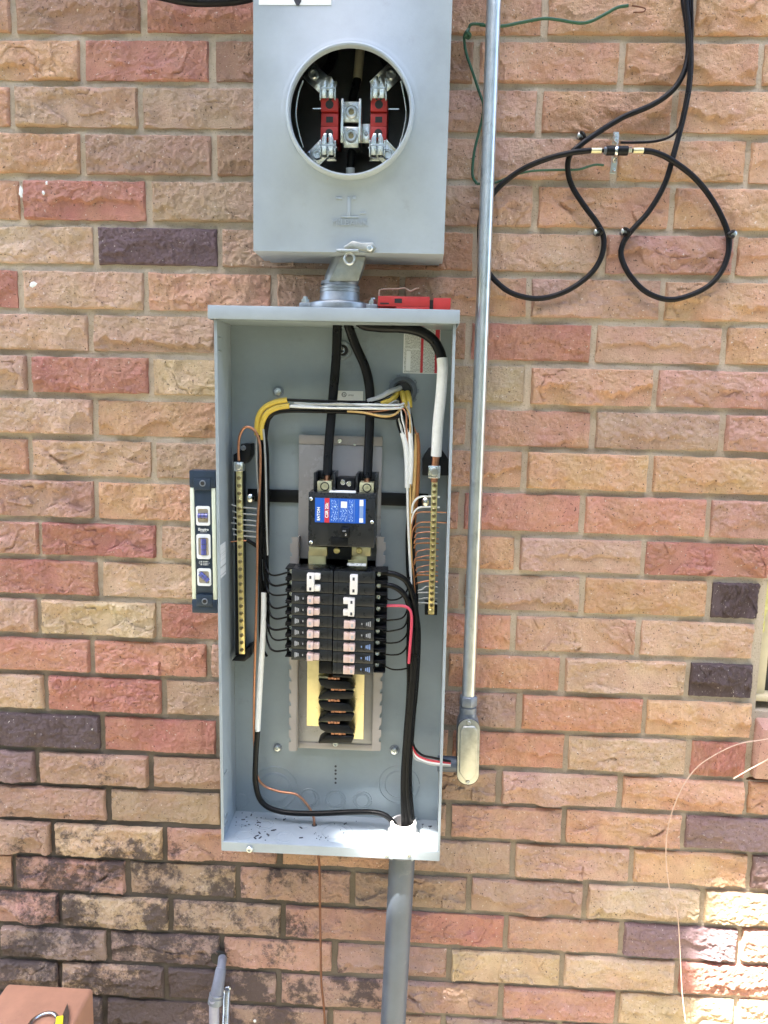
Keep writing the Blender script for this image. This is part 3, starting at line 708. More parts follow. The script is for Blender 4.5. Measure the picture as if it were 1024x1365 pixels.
# flat yellow-zinc plate seen on the elbow face
pl = [at(u, v, -.1035) for u, v in ((455, 342), (488, 342), (478, 375), (438, 375))]
MB().prism([(p.x, p.z) for p in pl], -.1045, -.099).build('elbow_face', M['chrom'], nip, bev=.0015)

# ================================================================ red holder lying on the panel
rd = thing('red_clip_block', 'small red plastic block with wire spring clip lying on the panel top', 'block', (.64, -.09, PT))
x0, x1, z0, z1 = rect(504, 391, 573, 409, -.105); hz = z1 - z0; z0 = PT + .0006
rb1 = MB().box(x0, x1, -.105, -.082, z0 + .0045, z0 + hz).box(x0, x1, -.096, -.0822, z0, z0 + .0044).box(x0 + .026, x1, -.105, -.0962, z0, z0 + .0044)
body = rb1.build('body', M['redpl'], rd, bev=.0007)
pbox(526, 398, 536, 404, -.1052, -.104).build('slot', M['dark'], body)
MB().box(x0 + .003, x0 + .016, -.1056, -.1046, z0 + .0075, z0 + .0095).build('slot', M['dark'], body)
x2, x3, _, _ = rect(578, 391, 601, 409, -.105)
MB().box(x2, x3, -.105, -.082, z0, z0 + hz * .93).build('end_block', M['redpl'], rd, bev=.0007)
MB().box(x1, x2, -.098, -.086, z0 + .003, z0 + hz * .8).build('joint', M['dark'], rd)
MB().tube([Vector((x0 + .001, -.094, z0 + .010)), Vector((x0 + .001, -.094, z0 + hz + .004))] + [at(u, v, -.094) for u, v in ((508, 386), (530, 385), (540, 384), (547, 388), (553, 385), (559, 384))], .0011, 8, 6).build('spring_clip', M['straw'], rd, smooth=True)

# ================================================================ breaker panel (load centre)
YF, YB = -.115, -.0215
px0, px1, pz0, pz1 = .3375, .690, .8705, 1.709
pn = thing('breaker_panel', 'open grey steel breaker panel box without its cover', 'breaker panel', ((px0 + px1) / 2, -.06, pz0))
MB().box(px0 + .002, px1 - .002, YB, YB + .0015, pz0 + .002, pz1).build('back_wall', M['paint_shaded'], pn, lean=True)
def side_wall(xa, s, name):
    t = .0018
    mbs = MB().box(xa, xa + s * t, YF, YB + .0015, pz0, pz1)
    mbs.box(xa + s * t, xa + s * .0042, YF + .0004, YF + .0022, pz0 + .016, pz1 - .002)
    return mbs.build(name, M['paint'] if s > 0 else M['paint'], pn, lean=True)
sl_ = side_wall(px0, 1, 'side_wall'); sr_ = side_wall(px1, -1, 'side_wall')
FZ = pz0 + .0155
MB().box(px0 + .002, px1 - .002, YF + .001, YB, FZ - .002, FZ).build('floor', M['paint'], pn, lean=True)
lip = MB().box(px0 + .002, px1 - .002, YF - .0012, YF + .0008, pz0 + .0005, FZ + .0004).build('front_lip', M['paint'], pn, lean=True)
cx0, cx1 = .3287, .6918
MB().box(cx0, cx1, -.1255, -.1235, PT - .0195, PT - .0005).box(cx0, cx1, -.1235, -.012, PT - .003, PT).box(cx0, cx0 + .0015, -.1235, -.012, PT - .0195, PT - .003).box(cx1 - .0015, cx1, -.1235, -.012, PT - .0195, PT - .003).build('top_cap', M['paint'], pn, bev=.0007)
MB().box(px0 + .002, px1 - .002, YF + .002, YB, pz1 - .001, pz1 + .001).build('ceiling_plate', M['paint_shaded'], pn)
# pressed details in the sheet metal
def ridge_ring(c, r, tr=.0010, squash=None, parent=pn, name='knockout', m=None, arc=(0, 6.2832), plane='y'):
    n = 40; a0, a1 = arc; P = []
    for k in range(n + 1):
        a = a0 + (a1 - a0) * k / n
        P.append(Vector(c) + (Vector((r * math.cos(a), 0, r * math.sin(a))) if plane == 'y' else Vector((r * math.cos(a), r * math.sin(a), 0))))
    return MB().tube(P, tr, 6, 1).build(name, m or M['paint_shaded'], parent, smooth=True)
def knockout(u, v, radii, Y=YB - .0003):
    c = at(u, v, Y); base = None
    for i, r in enumerate(radii):
        o = ridge_ring(c, r * .00122, arc=(.25, 6.05) if i % 2 else (.1, 6.2)) if base is None else ridge_ring(c, r * .00122, parent=base, name='ring')
        base = base or o
    MB().lathe(c + Vector((0, .0002, 0)), (0, -1, 0), [(radii[-1] * .00122 - .0008, 0), (radii[-1] * .00122 - .0016, .0007), (.0004, .0007)], 32).build('disc', M['paint_shaded'], base, smooth=True)
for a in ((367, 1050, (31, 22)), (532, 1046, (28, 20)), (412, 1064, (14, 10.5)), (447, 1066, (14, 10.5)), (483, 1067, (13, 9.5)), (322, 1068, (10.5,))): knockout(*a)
def floor_ko(x, y, radii):
    base = None
    for r in radii:
        o = ridge_ring((x, y, FZ + .0003), r, .0005, parent=base or pn, name='ring' if base else 'floor_knockout', m=M['paint'], plane='z', arc=(rb.uniform(0, .5), rb.uniform(5.4, 6.25)))
        base = base or o
for (u, v, rr) in ((327, 1096, (.013, .009)), (326, 1114, (.016, .012)), (353, 1099, (.015, .010)), (380, 1117, (.017, .011)), (446, 1109, (.030, .021)), (405, 1100, (.009,)), (575, 1108, (.014, .010)), (495, 1103, (.007,))):
    d = at(u, v, -.05) - CAM; s = (FZ - CAM.z) / d.z; p = CAM + d * s; floor_ko(p.x, p.y, rr)
# swarf and grit lying on the panel floor
gr = MB(); rg_ = random.Random(9)
clus = [(.37, -.06), (.395, -.095), (.43, -.04), (.50, -.085), (.53, -.05), (.57, -.09), (.36, -.03), (.675, -.04)]
for k in range(90):
    cxy = rg_.choice(clus); x = cxy[0] + rg_.gauss(0, .016); y = cxy[1] + rg_.gauss(0, .012)
    if not (px0 + .006 < x < px1 - .006 and YF + .005 < y < YB - .004): continue
    if abs(x - .632) < .03: continue
    s = rg_.choice((.0005, .0007, .0010, .0016, .0032)); a = rg_.uniform(0, 3.14)
    gr.obox((x, y, FZ + .0006), ((math.cos(a), math.sin(a), 0), (-math.sin(a), math.cos(a), 0), (0, 0, 1)), (s, .0004 + s * .2, .0004))
props(gr.build('metal_swarf', M['ink'], kind='stuff'), 'dark metal swarf scattered on the panel floor', 'swarf')
for (u, v, r) in ((371, 522, .0062), (370, 997, .0055), (526, 1000, .0062)):
    c = at(u, v, YB - .0006); wsh = MB().lathe(c, (0, -1, 0), [(r * 1.45, 0), (r * 1.4, .001), (r * 1.0, .0012)], 20).build('mounting_screw', M['castgrey'], pn, smooth=True)
    MB().lathe(c - Vector((0, .0012, 0)), (0, -1, 0), [(r, 0), (r, .0032), (r * .75, .004), (r * .35, .004), (r * .3, .002)], 6).build('screw_head', M['zinc'], wsh, smooth=True)
c = at(457, 467, YB - .0005); kd = MB().lathe(c, (0, -1, 0), [(.0155, 0), (.013, .003), (.0095, .0032), (.0085, .001)], 28).build('mounting_dimple', M['paint_shaded'], pn, smooth=True)
MB().lathe(c - Vector((0, .0011, 0)), (0, -1, 0), [(.0084, 0), (.0084, .0004)], 20).build('keyhole', M['dark'], kd)
screw_head(kd, c - Vector((.001, .0016, 0)), .0058, M['tin'], h=.004)
for v in (1021.5, 1027, 1031.5, 1038, 1043.5): MB().lathe(at(447.5, v, YB - .0001), (0, -1, 0), [(.0019, 0), (.0019, .0003)], 12).build('pilot_hole', M['ink'], pn)
for (u, v) in ((337, 1084), (428, 1088), (556, 1092)): screw_head(pn, at(u, v, YB - .0004), .0036, M['paint_shaded'], 'rivet')
screw_head(pn, at(333, 1131.5, YF - .0015), .0058, M['zinc'], 'lip_screw', h=.004)
for (u, v) in ((299.5, 450), (300, 468), (300, 1029), (300, 1087), (300, 1097)):       # lanced tabs in the left side
    c = at(u, v, -.09); MB().box(px0 + .0018, px0 + .0030, -.10, -.082, c.z - .0008, c.z + .0008).build('lanced_tab', M['zinc'], pn, lean=True)
for v in (456, 475):
    c = at(598, v, -.08); MB().box(px1 - .0030, px1 - .0018, -.10, -.055, c.z - .0009, c.z + .0009).build('lanced_tab', M['zinc'], pn, lean=True)
# bottom lip fixings near the pipe and lip screws
for u in (515, 545): screw_head(pn, at(u, 1140, YF - .0015), .003, M['zinc'], 'lip_screw')
# stickers
x0, x1, z0, z1 = rect(538, 433, 587, 498, YB - .0004)
stk = MB().box(x0, x1, YB - .0006, YB + .0002, z0, z1).build('warning_sticker', M['printv'], pn)
wd = x1 - x0
MB().box(x0 + wd * .47, x0 + wd * .54, YB - .0009, YB - .0004, z0 + .001, z1 - .001).build('red_stripe', M['redprint'], stk)
MB().box(x0 + wd * .86, x0 + wd * .975, YB - .0009, YB - .0004, z0 + .001, z1 - .001).build('red_stripe', M['redprint'], stk)
MB().box(x0, x1, YB - .0009, YB - .0004, z1 - .0012, z1).box(x0, x1, YB - .0009, YB - .0004, z0, z0 + .0012).box(x0, x0 + .0015, YB - .0009, YB - .0004, z0 + .0012, z1 - .0012).box(x0 + .003, x0 + wd * .44, YB - .0009, YB - .0004, (z0 + z1) / 2 - .0006, (z0 + z1) / 2 + .0006).build('sticker_border', M['white'], stk)
MB().box(x0 + wd * .08, x0 + wd * .2, YB - .0009, YB - .0004, z0 + .004, (z0 + z1) / 2 - .003).build('blank_field', M['white'], stk)
x0, x1, z0, z1 = rect(442, 521, 484, 537, YB - .0004)
us = MB().box(x0, x1, YB - .0006, YB + .0002, z0, z1).build('listing_sticker', M['white'], pn)
ridge_ring((x0 + .020, YB - .0008, z1 - .006), .0034, .0004, parent=us, name='ring_mark', m=M['ink'])
lettering('UL', x0 + .020, YB - .0010, z1 - .006, .0042, M['ink'], us)
lettering('LISTED', x0 + .031, YB - .0010, z1 - .007, .0030, M['ink'], us)
c = at(299, 745, -.10)
MB().box(px0 + .0019, px0 + .0023, -.104, -.072, c.z - .030, c.z + .022).build('side_sticker', M['printh'], pn, lean=True)

# knock-out bushing where the cables enter at the back
hbc = at(537, 521, YB)
hub = MB()
n = 40
hub.lathe(hbc, (0, -1, 0), [(.0225, 0), (.0225, .004), (.0195, .0075), (.0165, .009), (.0145, .007), (.0140, .0005)], n, cap0=True, cap1=True)
hb = hub.build('cable_bushing', M['castgrey'], pn, smooth=True)
MB().lathe(hbc - Vector((0, .0005, 0)), (0, -1, 0), [(.0139, 0), (.0139, .0014)], n).build('dark_opening', M['dark'], hb)
ln = MB()
for k in range(10):
    a = k * math.pi / 5; d = Vector((math.cos(a), 0, math.sin(a)))
    ln.obox(hbc + d * .0235 - Vector((0, .002, 0)), (d, (0, 1, 0), (-d.z, 0, d.x)), (.0022, .002, .003))
ln.build('locknut', M['castgrey'], hb, bev=.0004, seg=1)

# ---------------------------------------------------------------- bus assembly
YP = -.032
x0, x1, z0, z1 = rect(398, 581, 508, 760, YP)
MB().box(x0, x1, YP, YP + .004, z0, z1 - .0145).build('backing_pan', M['pan'], pn, bev=.0008)
MB().box(x0, x1, YP - .0012, YP + .004, z1 - .0142, z1).build('pan_flange', M['pan2'], pn, bev=.0008)
for (u, v, r) in ((453, 588, .0042), (473, 593, .002)): screw_head(pn, at(u, v, YP - .0012), r, M['tin'], 'pan_screw')
x0, x1, z0, z1 = rect(395, 745, 506, 999, YP)
MB().box(x0, x1, YP, YP + .003, z0, z1).build('backing_pan', M['pan'], pn, bev=.0008)
MB().box(x0 + .006, x1 - .004, YP - .0014, YP - .0002, z0 + .0004, z0 + .011).build('pan_flange', M['pan2'], pn, bev=.0004)
for s, (ua, ub) in ((-1, (386, 396)), (1, (500, 511))):
    a0, a1, c0, c1 = rect(ua, 716, ub, 1001, -.05)
    poly = []; xo = a0 if s < 0 else a1; xi = a1 if s < 0 else a0; k = 0; zz = c0
    teeth = [(xo - s * .001, c0)]
    while zz < c1 - .012:
        teeth += [(xo, zz + .004), (xo, zz + .0155), (xo - s * .0035, zz + .0155), (xo - s * .0035, zz + .021)]; zz += .021
    teeth += [(xo - s * .002, c1)]
    poly = teeth + [(xi, c1), (xi, c0)]
    MB().prism(poly, -.050, -.0485).box(min(xi, xi - s * .0015), max(xi, xi - s * .0015), -.0483, YP - .0005, c0, c1).build('pan_rail', M['pan2'], pn)
screw_head(pn, at(447.5, 991, YP - .0015), .005, M['zinc'], 'pan_screw', h=.004)
sx0, sx1, sz0, sz1 = rect(330, 655, 571, 672, -.026)
MB().box(sx0, sx1, -.026, -.0215, sz0, sz1).build('cross_strap', M['blackpl'], pn, bev=.0008)
for u, v in ((331, 664), (569, 669)):
    c = at(u, v, -.045); MB().lathe(c + Vector((0, .012, 0)), (.35 if u < 400 else -.2, -1, 0), [(.0035, 0), (.0035, .008), (.006, .010), (.0065, .014), (.002, .017)], 14).build('strap_screw', M['tin'], pn, smooth=True)
# bus bars
a0, a1, c0, c1 = rect(410, 735, 433, 968, -.046)
MB().box(a0, a1, -.046, -.043, c0, c1).build('bus_bar', M['brassp'], pn, bev=.0006)
a0, a1, c0, c1 = rect(462, 735, 487, 985, -.046)
MB().box(a0, a1, -.046, -.043, c0, c1).build('bus_bar', M['brassp'], pn, bev=.0006)
pbox(412, 729, 436, 741, -.072, -.05).build('line_bus', M['brassp'], pn, bev=.0006)
pbox(469, 729, 494, 741, -.072, -.05).build('line_bus', M['brassp'], pn, bev=.0006)
for u in (449, 479): screw_head(pn, at(u, 734, -.0735), .0052, M['brass'], 'bus_screw', h=.003)
pbox(437, 729, 468, 746, -.070, -.045).build('bus_insulator', M['blackpl'], pn, bev=.001)
# stab column: stepped insulators with copper stabs between
for k in range(6):
    v = 906 + k * 14.7; left = k % 2 == 0
    x0, x1, z0, z1 = rect(424, v + 1, 472, v + 12.6, -.072); xm0 = at(436, v, -.072).x; xm1 = at(462, v, -.072).x
    hh = z1 - z0
    ia = MB()
    if left: pol = [(x0, z1), (xm1 + .004, z1 - hh * .1), (x1 - .003, z0 + hh * .35), (x1, z0 + hh * .1), (x1 - .002, z0), (xm0, z0), (x0 + .004, z0 + hh * .35)]
    else: pol = [(x0 + .003, z0 + hh * .4), (xm0, z1 - hh * .05), (x1 - .002, z1), (x1, z1 - hh * .15), (x1 - .004, z0 + hh * .2), (x0 + .002, z0), (x0, z0 + hh * .15)]
    ia.prism(pol[::-1], -.072, -.047)
    ins = ia.build('stab_insulator', M['blackpl'], pn, bev=.001)
    cu = MB(); ua, ub = ((437, 453) if left else (441, 461))
    p0, p1, q0, q1 = rect(ua, v - 2.6, ub, v + .2, -.0715)
    for j in range(4):
        xx = p0 + (p1 - p0) * j / 4; cu.box(xx + .0003, p0 + (p1 - p0) * (j + 1) / 4 - .0003, -.0715, -.050, q0 + (.0005 if j % 2 else 0), q1 + (.0005 if j % 2 else 0))
    cu.build('stab', M['copper'], ins, bev=.0003, seg=1)
    br = pbox(*((424, v - 4, 441, v + .5) if left else (459, v - 4, 473, v + .5)), -.064, -.047).build('stab_arm', M['brassp'], ins, bev=.0006)
pbox(425, 882, 442.5, 898, -.074, -.047).build('bus_insulator', M['blackpl'], pn, bev=.001)
pbox(443.5, 899.5, 470, 903, -.076, -.047).build('bus_insulator', M['blackpl'], pn, bev=.001)

# ---------------------------------------------------------------- terminal bars
def bar(u0, v0, u1, v1, Y, wpx, lug, label, nscr):
    a = at(u0, v0, Y); b = at(u1, v1, Y); d = b - a; L = d.length; d.normalize(); e = Vector((-d.z, 0, d.x)) * -1
    w2 = wpx * .00056
    ba = MB().obox((a + b) / 2 + Vector((0, .004, 0)), (d, (0, 1, 0), e), (L / 2, .004, w2)).build('terminal_bar', M['brass'], pn, bev=.0006)
    ba['label'] = label
    me = None
    for k in range(nscr):
        c = a + d * (L * (k + .9) / (nscr + .5))
        if me is None:
            s = MB().lathe(c, (0, -1, 0), [(.0034, -.001), (.0034, .0006), (.0024, .0013), (.0023, .0003), (.0004, .0003)], 10).obox(c - Vector((0, .0012, 0)), ((.7, 0, .7), (0, 1, 0), (.7, 0, -.7)), (.0021, .0003, .0005)).build('terminal_screw', M['screwdark'], ba, smooth=True)
            me = s.data; c0 = c
        else:
            s = bpy.data.objects.new('terminal_screw', me); COL.objects.link(s); s.parent = ba; s.location = c - c0
    # big lug at the top
    lu, lv, ls = lug; c = at(lu, lv, Y - .004)
    lg = MB().obox(c + Vector((0, .008, 0)), ((1, 0, 0), (0, 1, 0), (0, 0, 1)), (ls, .010, ls * 1.05)).build('bar_lug', M['tin'], ba, bev=.0009)
    MB().lathe(c - Vector((0, .002, 0)), (0, -1, 0), [(ls * .72, 0), (ls * .70, .0015), (ls * .5, .0022), (ls * .45, .0005)], 18).build('lug_screw', M['chrom'], ba, smooth=True)
    return ba
bar(318.5, 628, 322.5, 872, -.060, 8.5, (318, 622, .0072), 'long brass terminal bar at the left with small screws', 24)
bar(579.5, 640, 575, 819, -.060, 8.5, (579, 629, .0094), 'brass terminal bar at the right with a big neutral lug', 22)
def prism_px(poly, Y0, Y1): return MB().prism([(at(u, v, Y0).x, at(u, v, Y0).z) for u, v in poly], Y0, Y1)
prism_px([(563, 634), (563, 612), (572, 598), (588, 598), (598, 612), (598, 634)], -.052, -.020).build('bar_bracket', M['blackpl'], pn, bev=.001)
pbox(566.5, 807, 583, 820, -.0515, -.020).build('bar_bracket', M['blackpl'], pn, bev=.001)
prism_px([(311, 618), (311, 606), (320, 601), (321, 592), (334, 592), (334, 607), (328, 618)], -.052, -.020).build('bar_bracket', M['blackpl'], pn, bev=.001)
prism_px([(309, 881), (315, 874), (326, 873), (327, 866), (334, 862), (334, 876), (326, 882)], -.053, -.020).build('bar_bracket', M['blackpl'], pn, bev=.001)
pbox(313, 614, 325, 874, -.0475, -.030).build('bar_support', M['blackpl'], pn, bev=.001)
screw_head(pn, at(324.5, 597, -.0525), .0042, M['castgrey'], 'bracket_screw')
screw_head(pn, at(574, 815, -.0605), .0045, M['brass'], 'bracket_screw')

# ---------------------------------------------------------------- main breaker
YMB = -.100
x0, x1, z0, z1 = rect(411, 657, 500, 729, YMB)
mbk = thing('main_breaker', 'large black main circuit breaker with blue and red label', 'breaker', ((x0 + x1) / 2, -.065, z0))
MB().box(x0, x1, YMB, -.034, z0, z1).build('case', M['breaker'], mbk, bev=.0016)
for (ua, ub, va, vb) in ((418, 447, 630, 657.5), (474, 503.5, 632, 658.5)):
    a0, a1, c0, c1 = rect(ua, va, ub, vb, -.086)
    MB().box(a0, a0 + .004, -.086, -.040, z1 + .0003, c1).box(a1 - .004, a1, -.086, -.040, z1 + .0003, c1).box(a0 + .004, a1 - .004, -.083, -.040, z1 + .0003, c0 + .009).box(a0 + .004, a1 - .004, -.052, -.040, c0 + .009, c1).build('lug_shroud', M['breaker'], mbk, bev=.0009)
    uc = (ua + ub) / 2; lo = pbox(uc - 9.5, va + 11.5, uc + 9.5, va + 26, -.0855, -.055).build('lug', M['lugbrass'], mbk, bev=.0008)
    MB().lathe(at(uc + .5, va + 18.5, -.0857), (0, -1, 0), [(.0070, 0), (.0070, .0006)], 20).build('screw_well', M['blackpl'], lo); MB().lathe(at(uc + .5, va + 18.5, -.0863), (0, -1, 0), [(.0054, 0), (.0052, .0010), (.0030, .0012), (.0026, .0004)], 18).build('lug_screw', M['lugbrass'], lo, smooth=True)
pbox(449, 637, 473, 657, -.078, -.045).build('center_block', M['blackpl'], mbk, bev=.0008)
for u, v in ((457, 643), (465.5, 645)): screw_head(mbk, at(u, v, -.0783), .0044, M['tin'], h=.0025)
pbox(439, 655.5, 474, 657.2, -.0985, -.079).build('white_strip', M['white'], mbk)
for u, v in ((414.5, 665), (414.5, 723), (496, 696)): screw_head(mbk, at(u, v, YMB - .0002), .0026, M['tin'], 'case_screw', h=.0012)
x0, x1, z0, z1 = rect(420, 664.5, 487.5, 697, YMB - .0005); W_ = x1 - x0; H_ = z1 - z0
lab = MB().box(x0, x1, YMB - .0007, YMB + .0003, z0, z1).build('label_plate', M['blue'], mbk)
def strip(f0, f1, g0, g1, m, nm, d=.0010): return MB().box(x0 + W_ * f0, x0 + W_ * f1, YMB - d, YMB - .0005, z0 + H_ * g0, z0 + H_ * g1).build(nm, m, lab)
strip(.19, .285, .0, 1, M['redprint'], 'red_band')
strip(.32, .45, .06, .94, M['printblue'], 'fine_print'); strip(.49, .63, .06, .6, M['printblue'], 'fine_print'); strip(.665, .75, .06, .94, M['printblue'], 'fine_print')
strip(.51, .63, .62, .88, M['white'], 'white_field'); strip(.88, .955, .03, .97, M['ltblue'], 'side_band'); strip(.88, .955, .72, .97, M['white'], 'white_field', .0012); strip(.88, .955, .04, .22, M['white'], 'white_field', .0012)
for f in (.465, .64, .775): strip(f, f + .006, .04, .96, M['ltblue'], 'rule_line')
lettering('EATON', x0 + W_ * .075, YMB - .0011, z0 + H_ * .07, H_ * .165, M['white'], lab, rot=-R(90), align='LEFT', bold=.0002)
lettering('CSR 25k', x0 + W_ * .237, YMB - .0014, z0 + H_ * .5, H_ * .175, M['white'], lab, rot=-R(90), bold=.0002)
pbox(441, 717, 464, 728, YMB - .0012, YMB).build('toggle_recess', M['blackpl'], mbk, bev=.0004)
tg = pbox(454.5, 704, 465.5, 716.5, YMB - .010, YMB + .002).build('toggle', M['blackpl'], mbk, bev=.0012)
c = at(461, 713, YMB - .0103); lettering('2', c.x, YMB - .0103, c.z, .0050, M['whitepl'], tg); c = at(459, 708, YMB - .0103); lettering('ON', c.x, YMB - .0103, c.z, .0034, M['greyprint'], tg)

# ---------------------------------------------------------------- branch breakers
YBF = -.095; PIT = .01828; ZT = 1.3346
def breaker(side, slot, poles, label, style='single'):
    s = -1 if side == 'L' else 1
    z1 = ZT - slot * (PIT if side == 'L' else .01850); hgt = poles * (PIT if side == 'L' else .01850); z0 = z1 - hgt
    if side == 'L': xi, xo, xt = .5127, .4482, .4365
    else: xi, xo, xt = .5142, .5780, .5965
    o = thing('double_pole_breaker' if poles == 2 else 'single_pole_breaker', label, 'breaker', ((xi + xo) / 2, -.065, z0), 'branch breakers in two columns')
    cs = MB()
    for p in range(poles):
        za, zb = z1 - (p + 1) * hgt / poles + .0004, z1 - p * hgt / poles - .0004
        cs.box(min(xi, xo), max(xi, xo), YBF, -.050, za, zb)
    case = cs.build('case', M['breaker'], o, bev=.0007)
    # raised rib at the inner end and groove across the face
    ri = xi + s * .0065
    for p in range(poles):
        za, zb = z1 - (p + 1) * hgt / poles, z1 - p * hgt / poles
        MB().box(min(ri, ri + s * .0008), max(ri, ri + s * .0008), YBF - .0004, YBF + .0002, za + .001, zb - .001).build('seam', M['blackpl'], case)
        # terminal shoulder: open black pocket with a screw
        ym = -.080
        tm = MB().box(min(xo + s * .0003, xt), max(xo + s * .0003, xt), ym + .012, -.048, za + .0006, zb - .0006)
        tm.box(min(xo + s * .0003, xt), max(xo + s * .0003, xt), ym - .004, ym + .0118, zb - .0026, zb - .0007)
        tm.box(min(xo + s * .0003, xt), max(xo + s * .0003, xt), ym - .004, ym + .0118, za + .0007, za + .0022)
        tmo = tm.build('terminal_pocket', M['blackpl'], o, bev=.0004, seg=1)
        xs = xo + s * (.0050 if s > 0 else .0035)
        MB().lathe((xs, ym + .0118, (za + zb) / 2 + .001), (0, -1, 0), [(.0040, 0), (.0040, .004), (.0034, .0052), (.0022, .0052), (.0019, .002)], 14).build('terminal_screw', M['tin'], tmo, smooth=True)
    zc = (z0 + z1) / 2
    def hnd(xa, xb, zlo, zhi, d=.0095, name='handle', m='handle'):
        a, b_ = min(xa, xb), max(xa, xb); mid = a + (b_ - a) * (.52 if s < 0 else .5)
        # wedge: nearer half stands tall, other half lower
        mb2 = MB(); dl, dr = (d, d * .72) if s < 0 else (d * .72, d)
        mb2.box(a, mid - .0001, YBF - dl, YBF + .001, zlo, zhi); mb2.box(mid + .0001, b_, YBF - dr, YBF + .001, zlo + (.0004 if s < 0 else .0012), zhi - (.0012 if s < 0 else -.0008))
        return mb2.build(name, M[m], o, bev=.0009)
    if style == 'single':
        if s < 0: h_ = hnd(.4745, .4930, zc - .0058, zc + .0056, .0115)
        else: h_ = hnd(.5315, .5490, zc - .0060, zc + .0056, .0115)
        # printed rating marks
        pr = MB()
        xb = (.4545, .4570, .4593, .4665) if s < 0 else (.5720, .5692, .5665, .5590)
        for i, x in enumerate(xb): pr.box(x - .0008, x + .0008, YBF - .0003, YBF + .0001, zc - (.0042 - .0009 * i), zc + (.0042 - .0009 * i))
        pr.build('rating_mark', M['greyprint'] if not (s > 0 and slot >= 6) else M['ltblue'], case)
    elif style == 'C':
        mb2 = MB()
        if s < 0: xa, xb, xc = .4735, .4845, .4935
        else: xa, xb, xc = .5475, .5375, .5300
        mb2.box(min(xa, xb), max(xa, xb), YBF - .011, YBF + .001, z0 + .005, z1 - .004)
        for p in range(2):
            zz = z1 - (p + .5) * hgt / 2; mb2.box(min(xb + (.0001 if s < 0 else -.0001), xc), max(xb + (.0001 if s < 0 else -.0001), xc), YBF - .0085, YBF + .001, zz - .0040, zz + .0052)
        h_ = mb2.build('handle', M['whitepl'], o, bev=.0009)
    else:
        h_ = MB().box(.5400, .5515, YBF - .012, YBF + .001, z0 + .003, z1 - .004).build('handle', M['whitepl'], o, bev=.0009)
    hx = {('L', 'single'): (.4788,), ('R', 'single'): (.5448,), ('L', 'C'): (.4790,), ('R', 'C'): (.5430,), ('R', 'B'): (.5458,)}[(side, style)][0]
    for p in range(poles):
        zz = z1 - (p + .5) * hgt / poles
        dd = {'single': .0118, 'C': .0113, 'B': .0123}[style]
        MB().box(hx - .0016, hx + .0016, YBF - dd, YBF - dd + .0005, zz - .0024, zz + .0024).build('handle_mark', M['greyprint'] if style == 'single' else M['ink'], h_)
    return o
breaker('L', 0, 2, 'double breaker with white C shaped handle at the top of the left column', 'C')
for k in range(6): breaker('L', 2 + k, 1, f'{ORDW[k]} tan handled single breaker down the left column', 'single')
breaker('R', 0, 2, 'double breaker with plain white bar handle at the top of the right column', 'B')
breaker('R', 2, 2, 'double breaker with white C shaped handle in the right column', 'C')
for k in range(5): breaker('R', 4 + k, 1, f'{ORDW[k]} tan handled single breaker down the right column', 'single')
pbox(463, 751, 488, 754.5, -.088, -.086).build('paper_tag', M['printh'], pn)

# ================================================================ conductors inside the panel
def taped(name, label, segs, cat='cable', group=None):
    """a cable made of stretches: (points, radius, material, part name)"""
    t = thing(name, label, cat, px(segs[0][0])[0], group)
    for pts, r, m, nm in segs: MB().tube(px(pts), r, 12).build(nm, M[m], t, smooth=True)
    return t
taped('main_cable', 'thick black cable dropping straight to the left main lug', [([(451, 405, -.062), (450, 430, -.060), (448, 480, -.052), (443, 540, -.050), (438, 600, -.060), (436.5, 634, -.068)], .0073, 'blackins', 'insulation'), ([(436.6, 632, -.068), (436, 644, -.070)], .0050, 'copper', 'bare_end')])
taped('main_cable', 'thick black cable curving down to the right main lug', [([(462, 405, -.064), (464, 430, -.062), (473, 458, -.054), (487, 490, -.050), (493, 520, -.050), (493, 560, -.052), (491, 610, -.060), (490, 638, -.068)], .0073, 'blackins', 'insulation'), ([(490, 636, -.068), (489, 647, -.070)], .0050, 'copper', 'bare_end')])
taped('neutral_cable', 'thick black cable wrapped in white tape down to the right bar lug', [([(470, 405, -.066), (480, 430, -.068), (505, 436, -.070), (535, 437, -.072), (560, 442, -.074), (577, 453, -.074), (586, 468, -.074), (589.5, 480, -.074)], .0078, 'blackins', 'insulation'),
    ([(589.3, 477, -.074), (590, 492, -.074), (588, 525, -.070), (584, 565, -.066), (581.5, 608, -.062)], .0084, 'whiteins', 'white_tape'), ([(581.5, 606, -.062), (580, 622, -.060)], .0058, 'copper', 'bare_end'), ([(579.5, 634, -.060), (579, 642, -.059)], .0056, 'copper', 'bare_tip')])
# wires turning out of the bushing and across the top
HW = 'wires crossing the top of the panel'
wire('wire', [(530, 519, -.034), (518, 527, -.05), (500, 535, -.058), (470, 536.5, -.062), (430, 535, -.062), (382, 533, -.06)], .0022, M['blackins'], 'topmost black wire crossing to the yellow sheath', group=HW)
wire('wire', [(534, 517, -.034), (520, 523, -.050), (505, 530, -.055), (490, 535.5, -.058)], .0042, M['greyins'], 'grey cable end slanting into the bushing', 'cable', HW)
wire('wire', [(541, 537, -.045), (528, 540, -.060), (490, 539.5, -.064), (440, 540, -.064), (388, 541, -.061)], .0019, M['whiteins'], 'upper white wire crossing the top of the panel', group=HW)
wire('wire', [(540, 541, -.046), (528, 544.5, -.062), (490, 544, -.066), (430, 543, -.066), (386, 542, -.061)], .0019, M['whiteins'], 'lower white wire crossing the top of the panel', group=HW)
wire('wire', [(541, 545, -.046), (520, 549, -.058), (485, 547.5, -.060), (440, 545, -.060), (386, 545, -.060), (362, 551, -.058), (354, 568, -.055), (352, 620, -.052), (353, 690, -.050), (354, 750, -.050)], .0026, M['blackins'], 'black wire crossing under the white wires and turning down', group=HW)
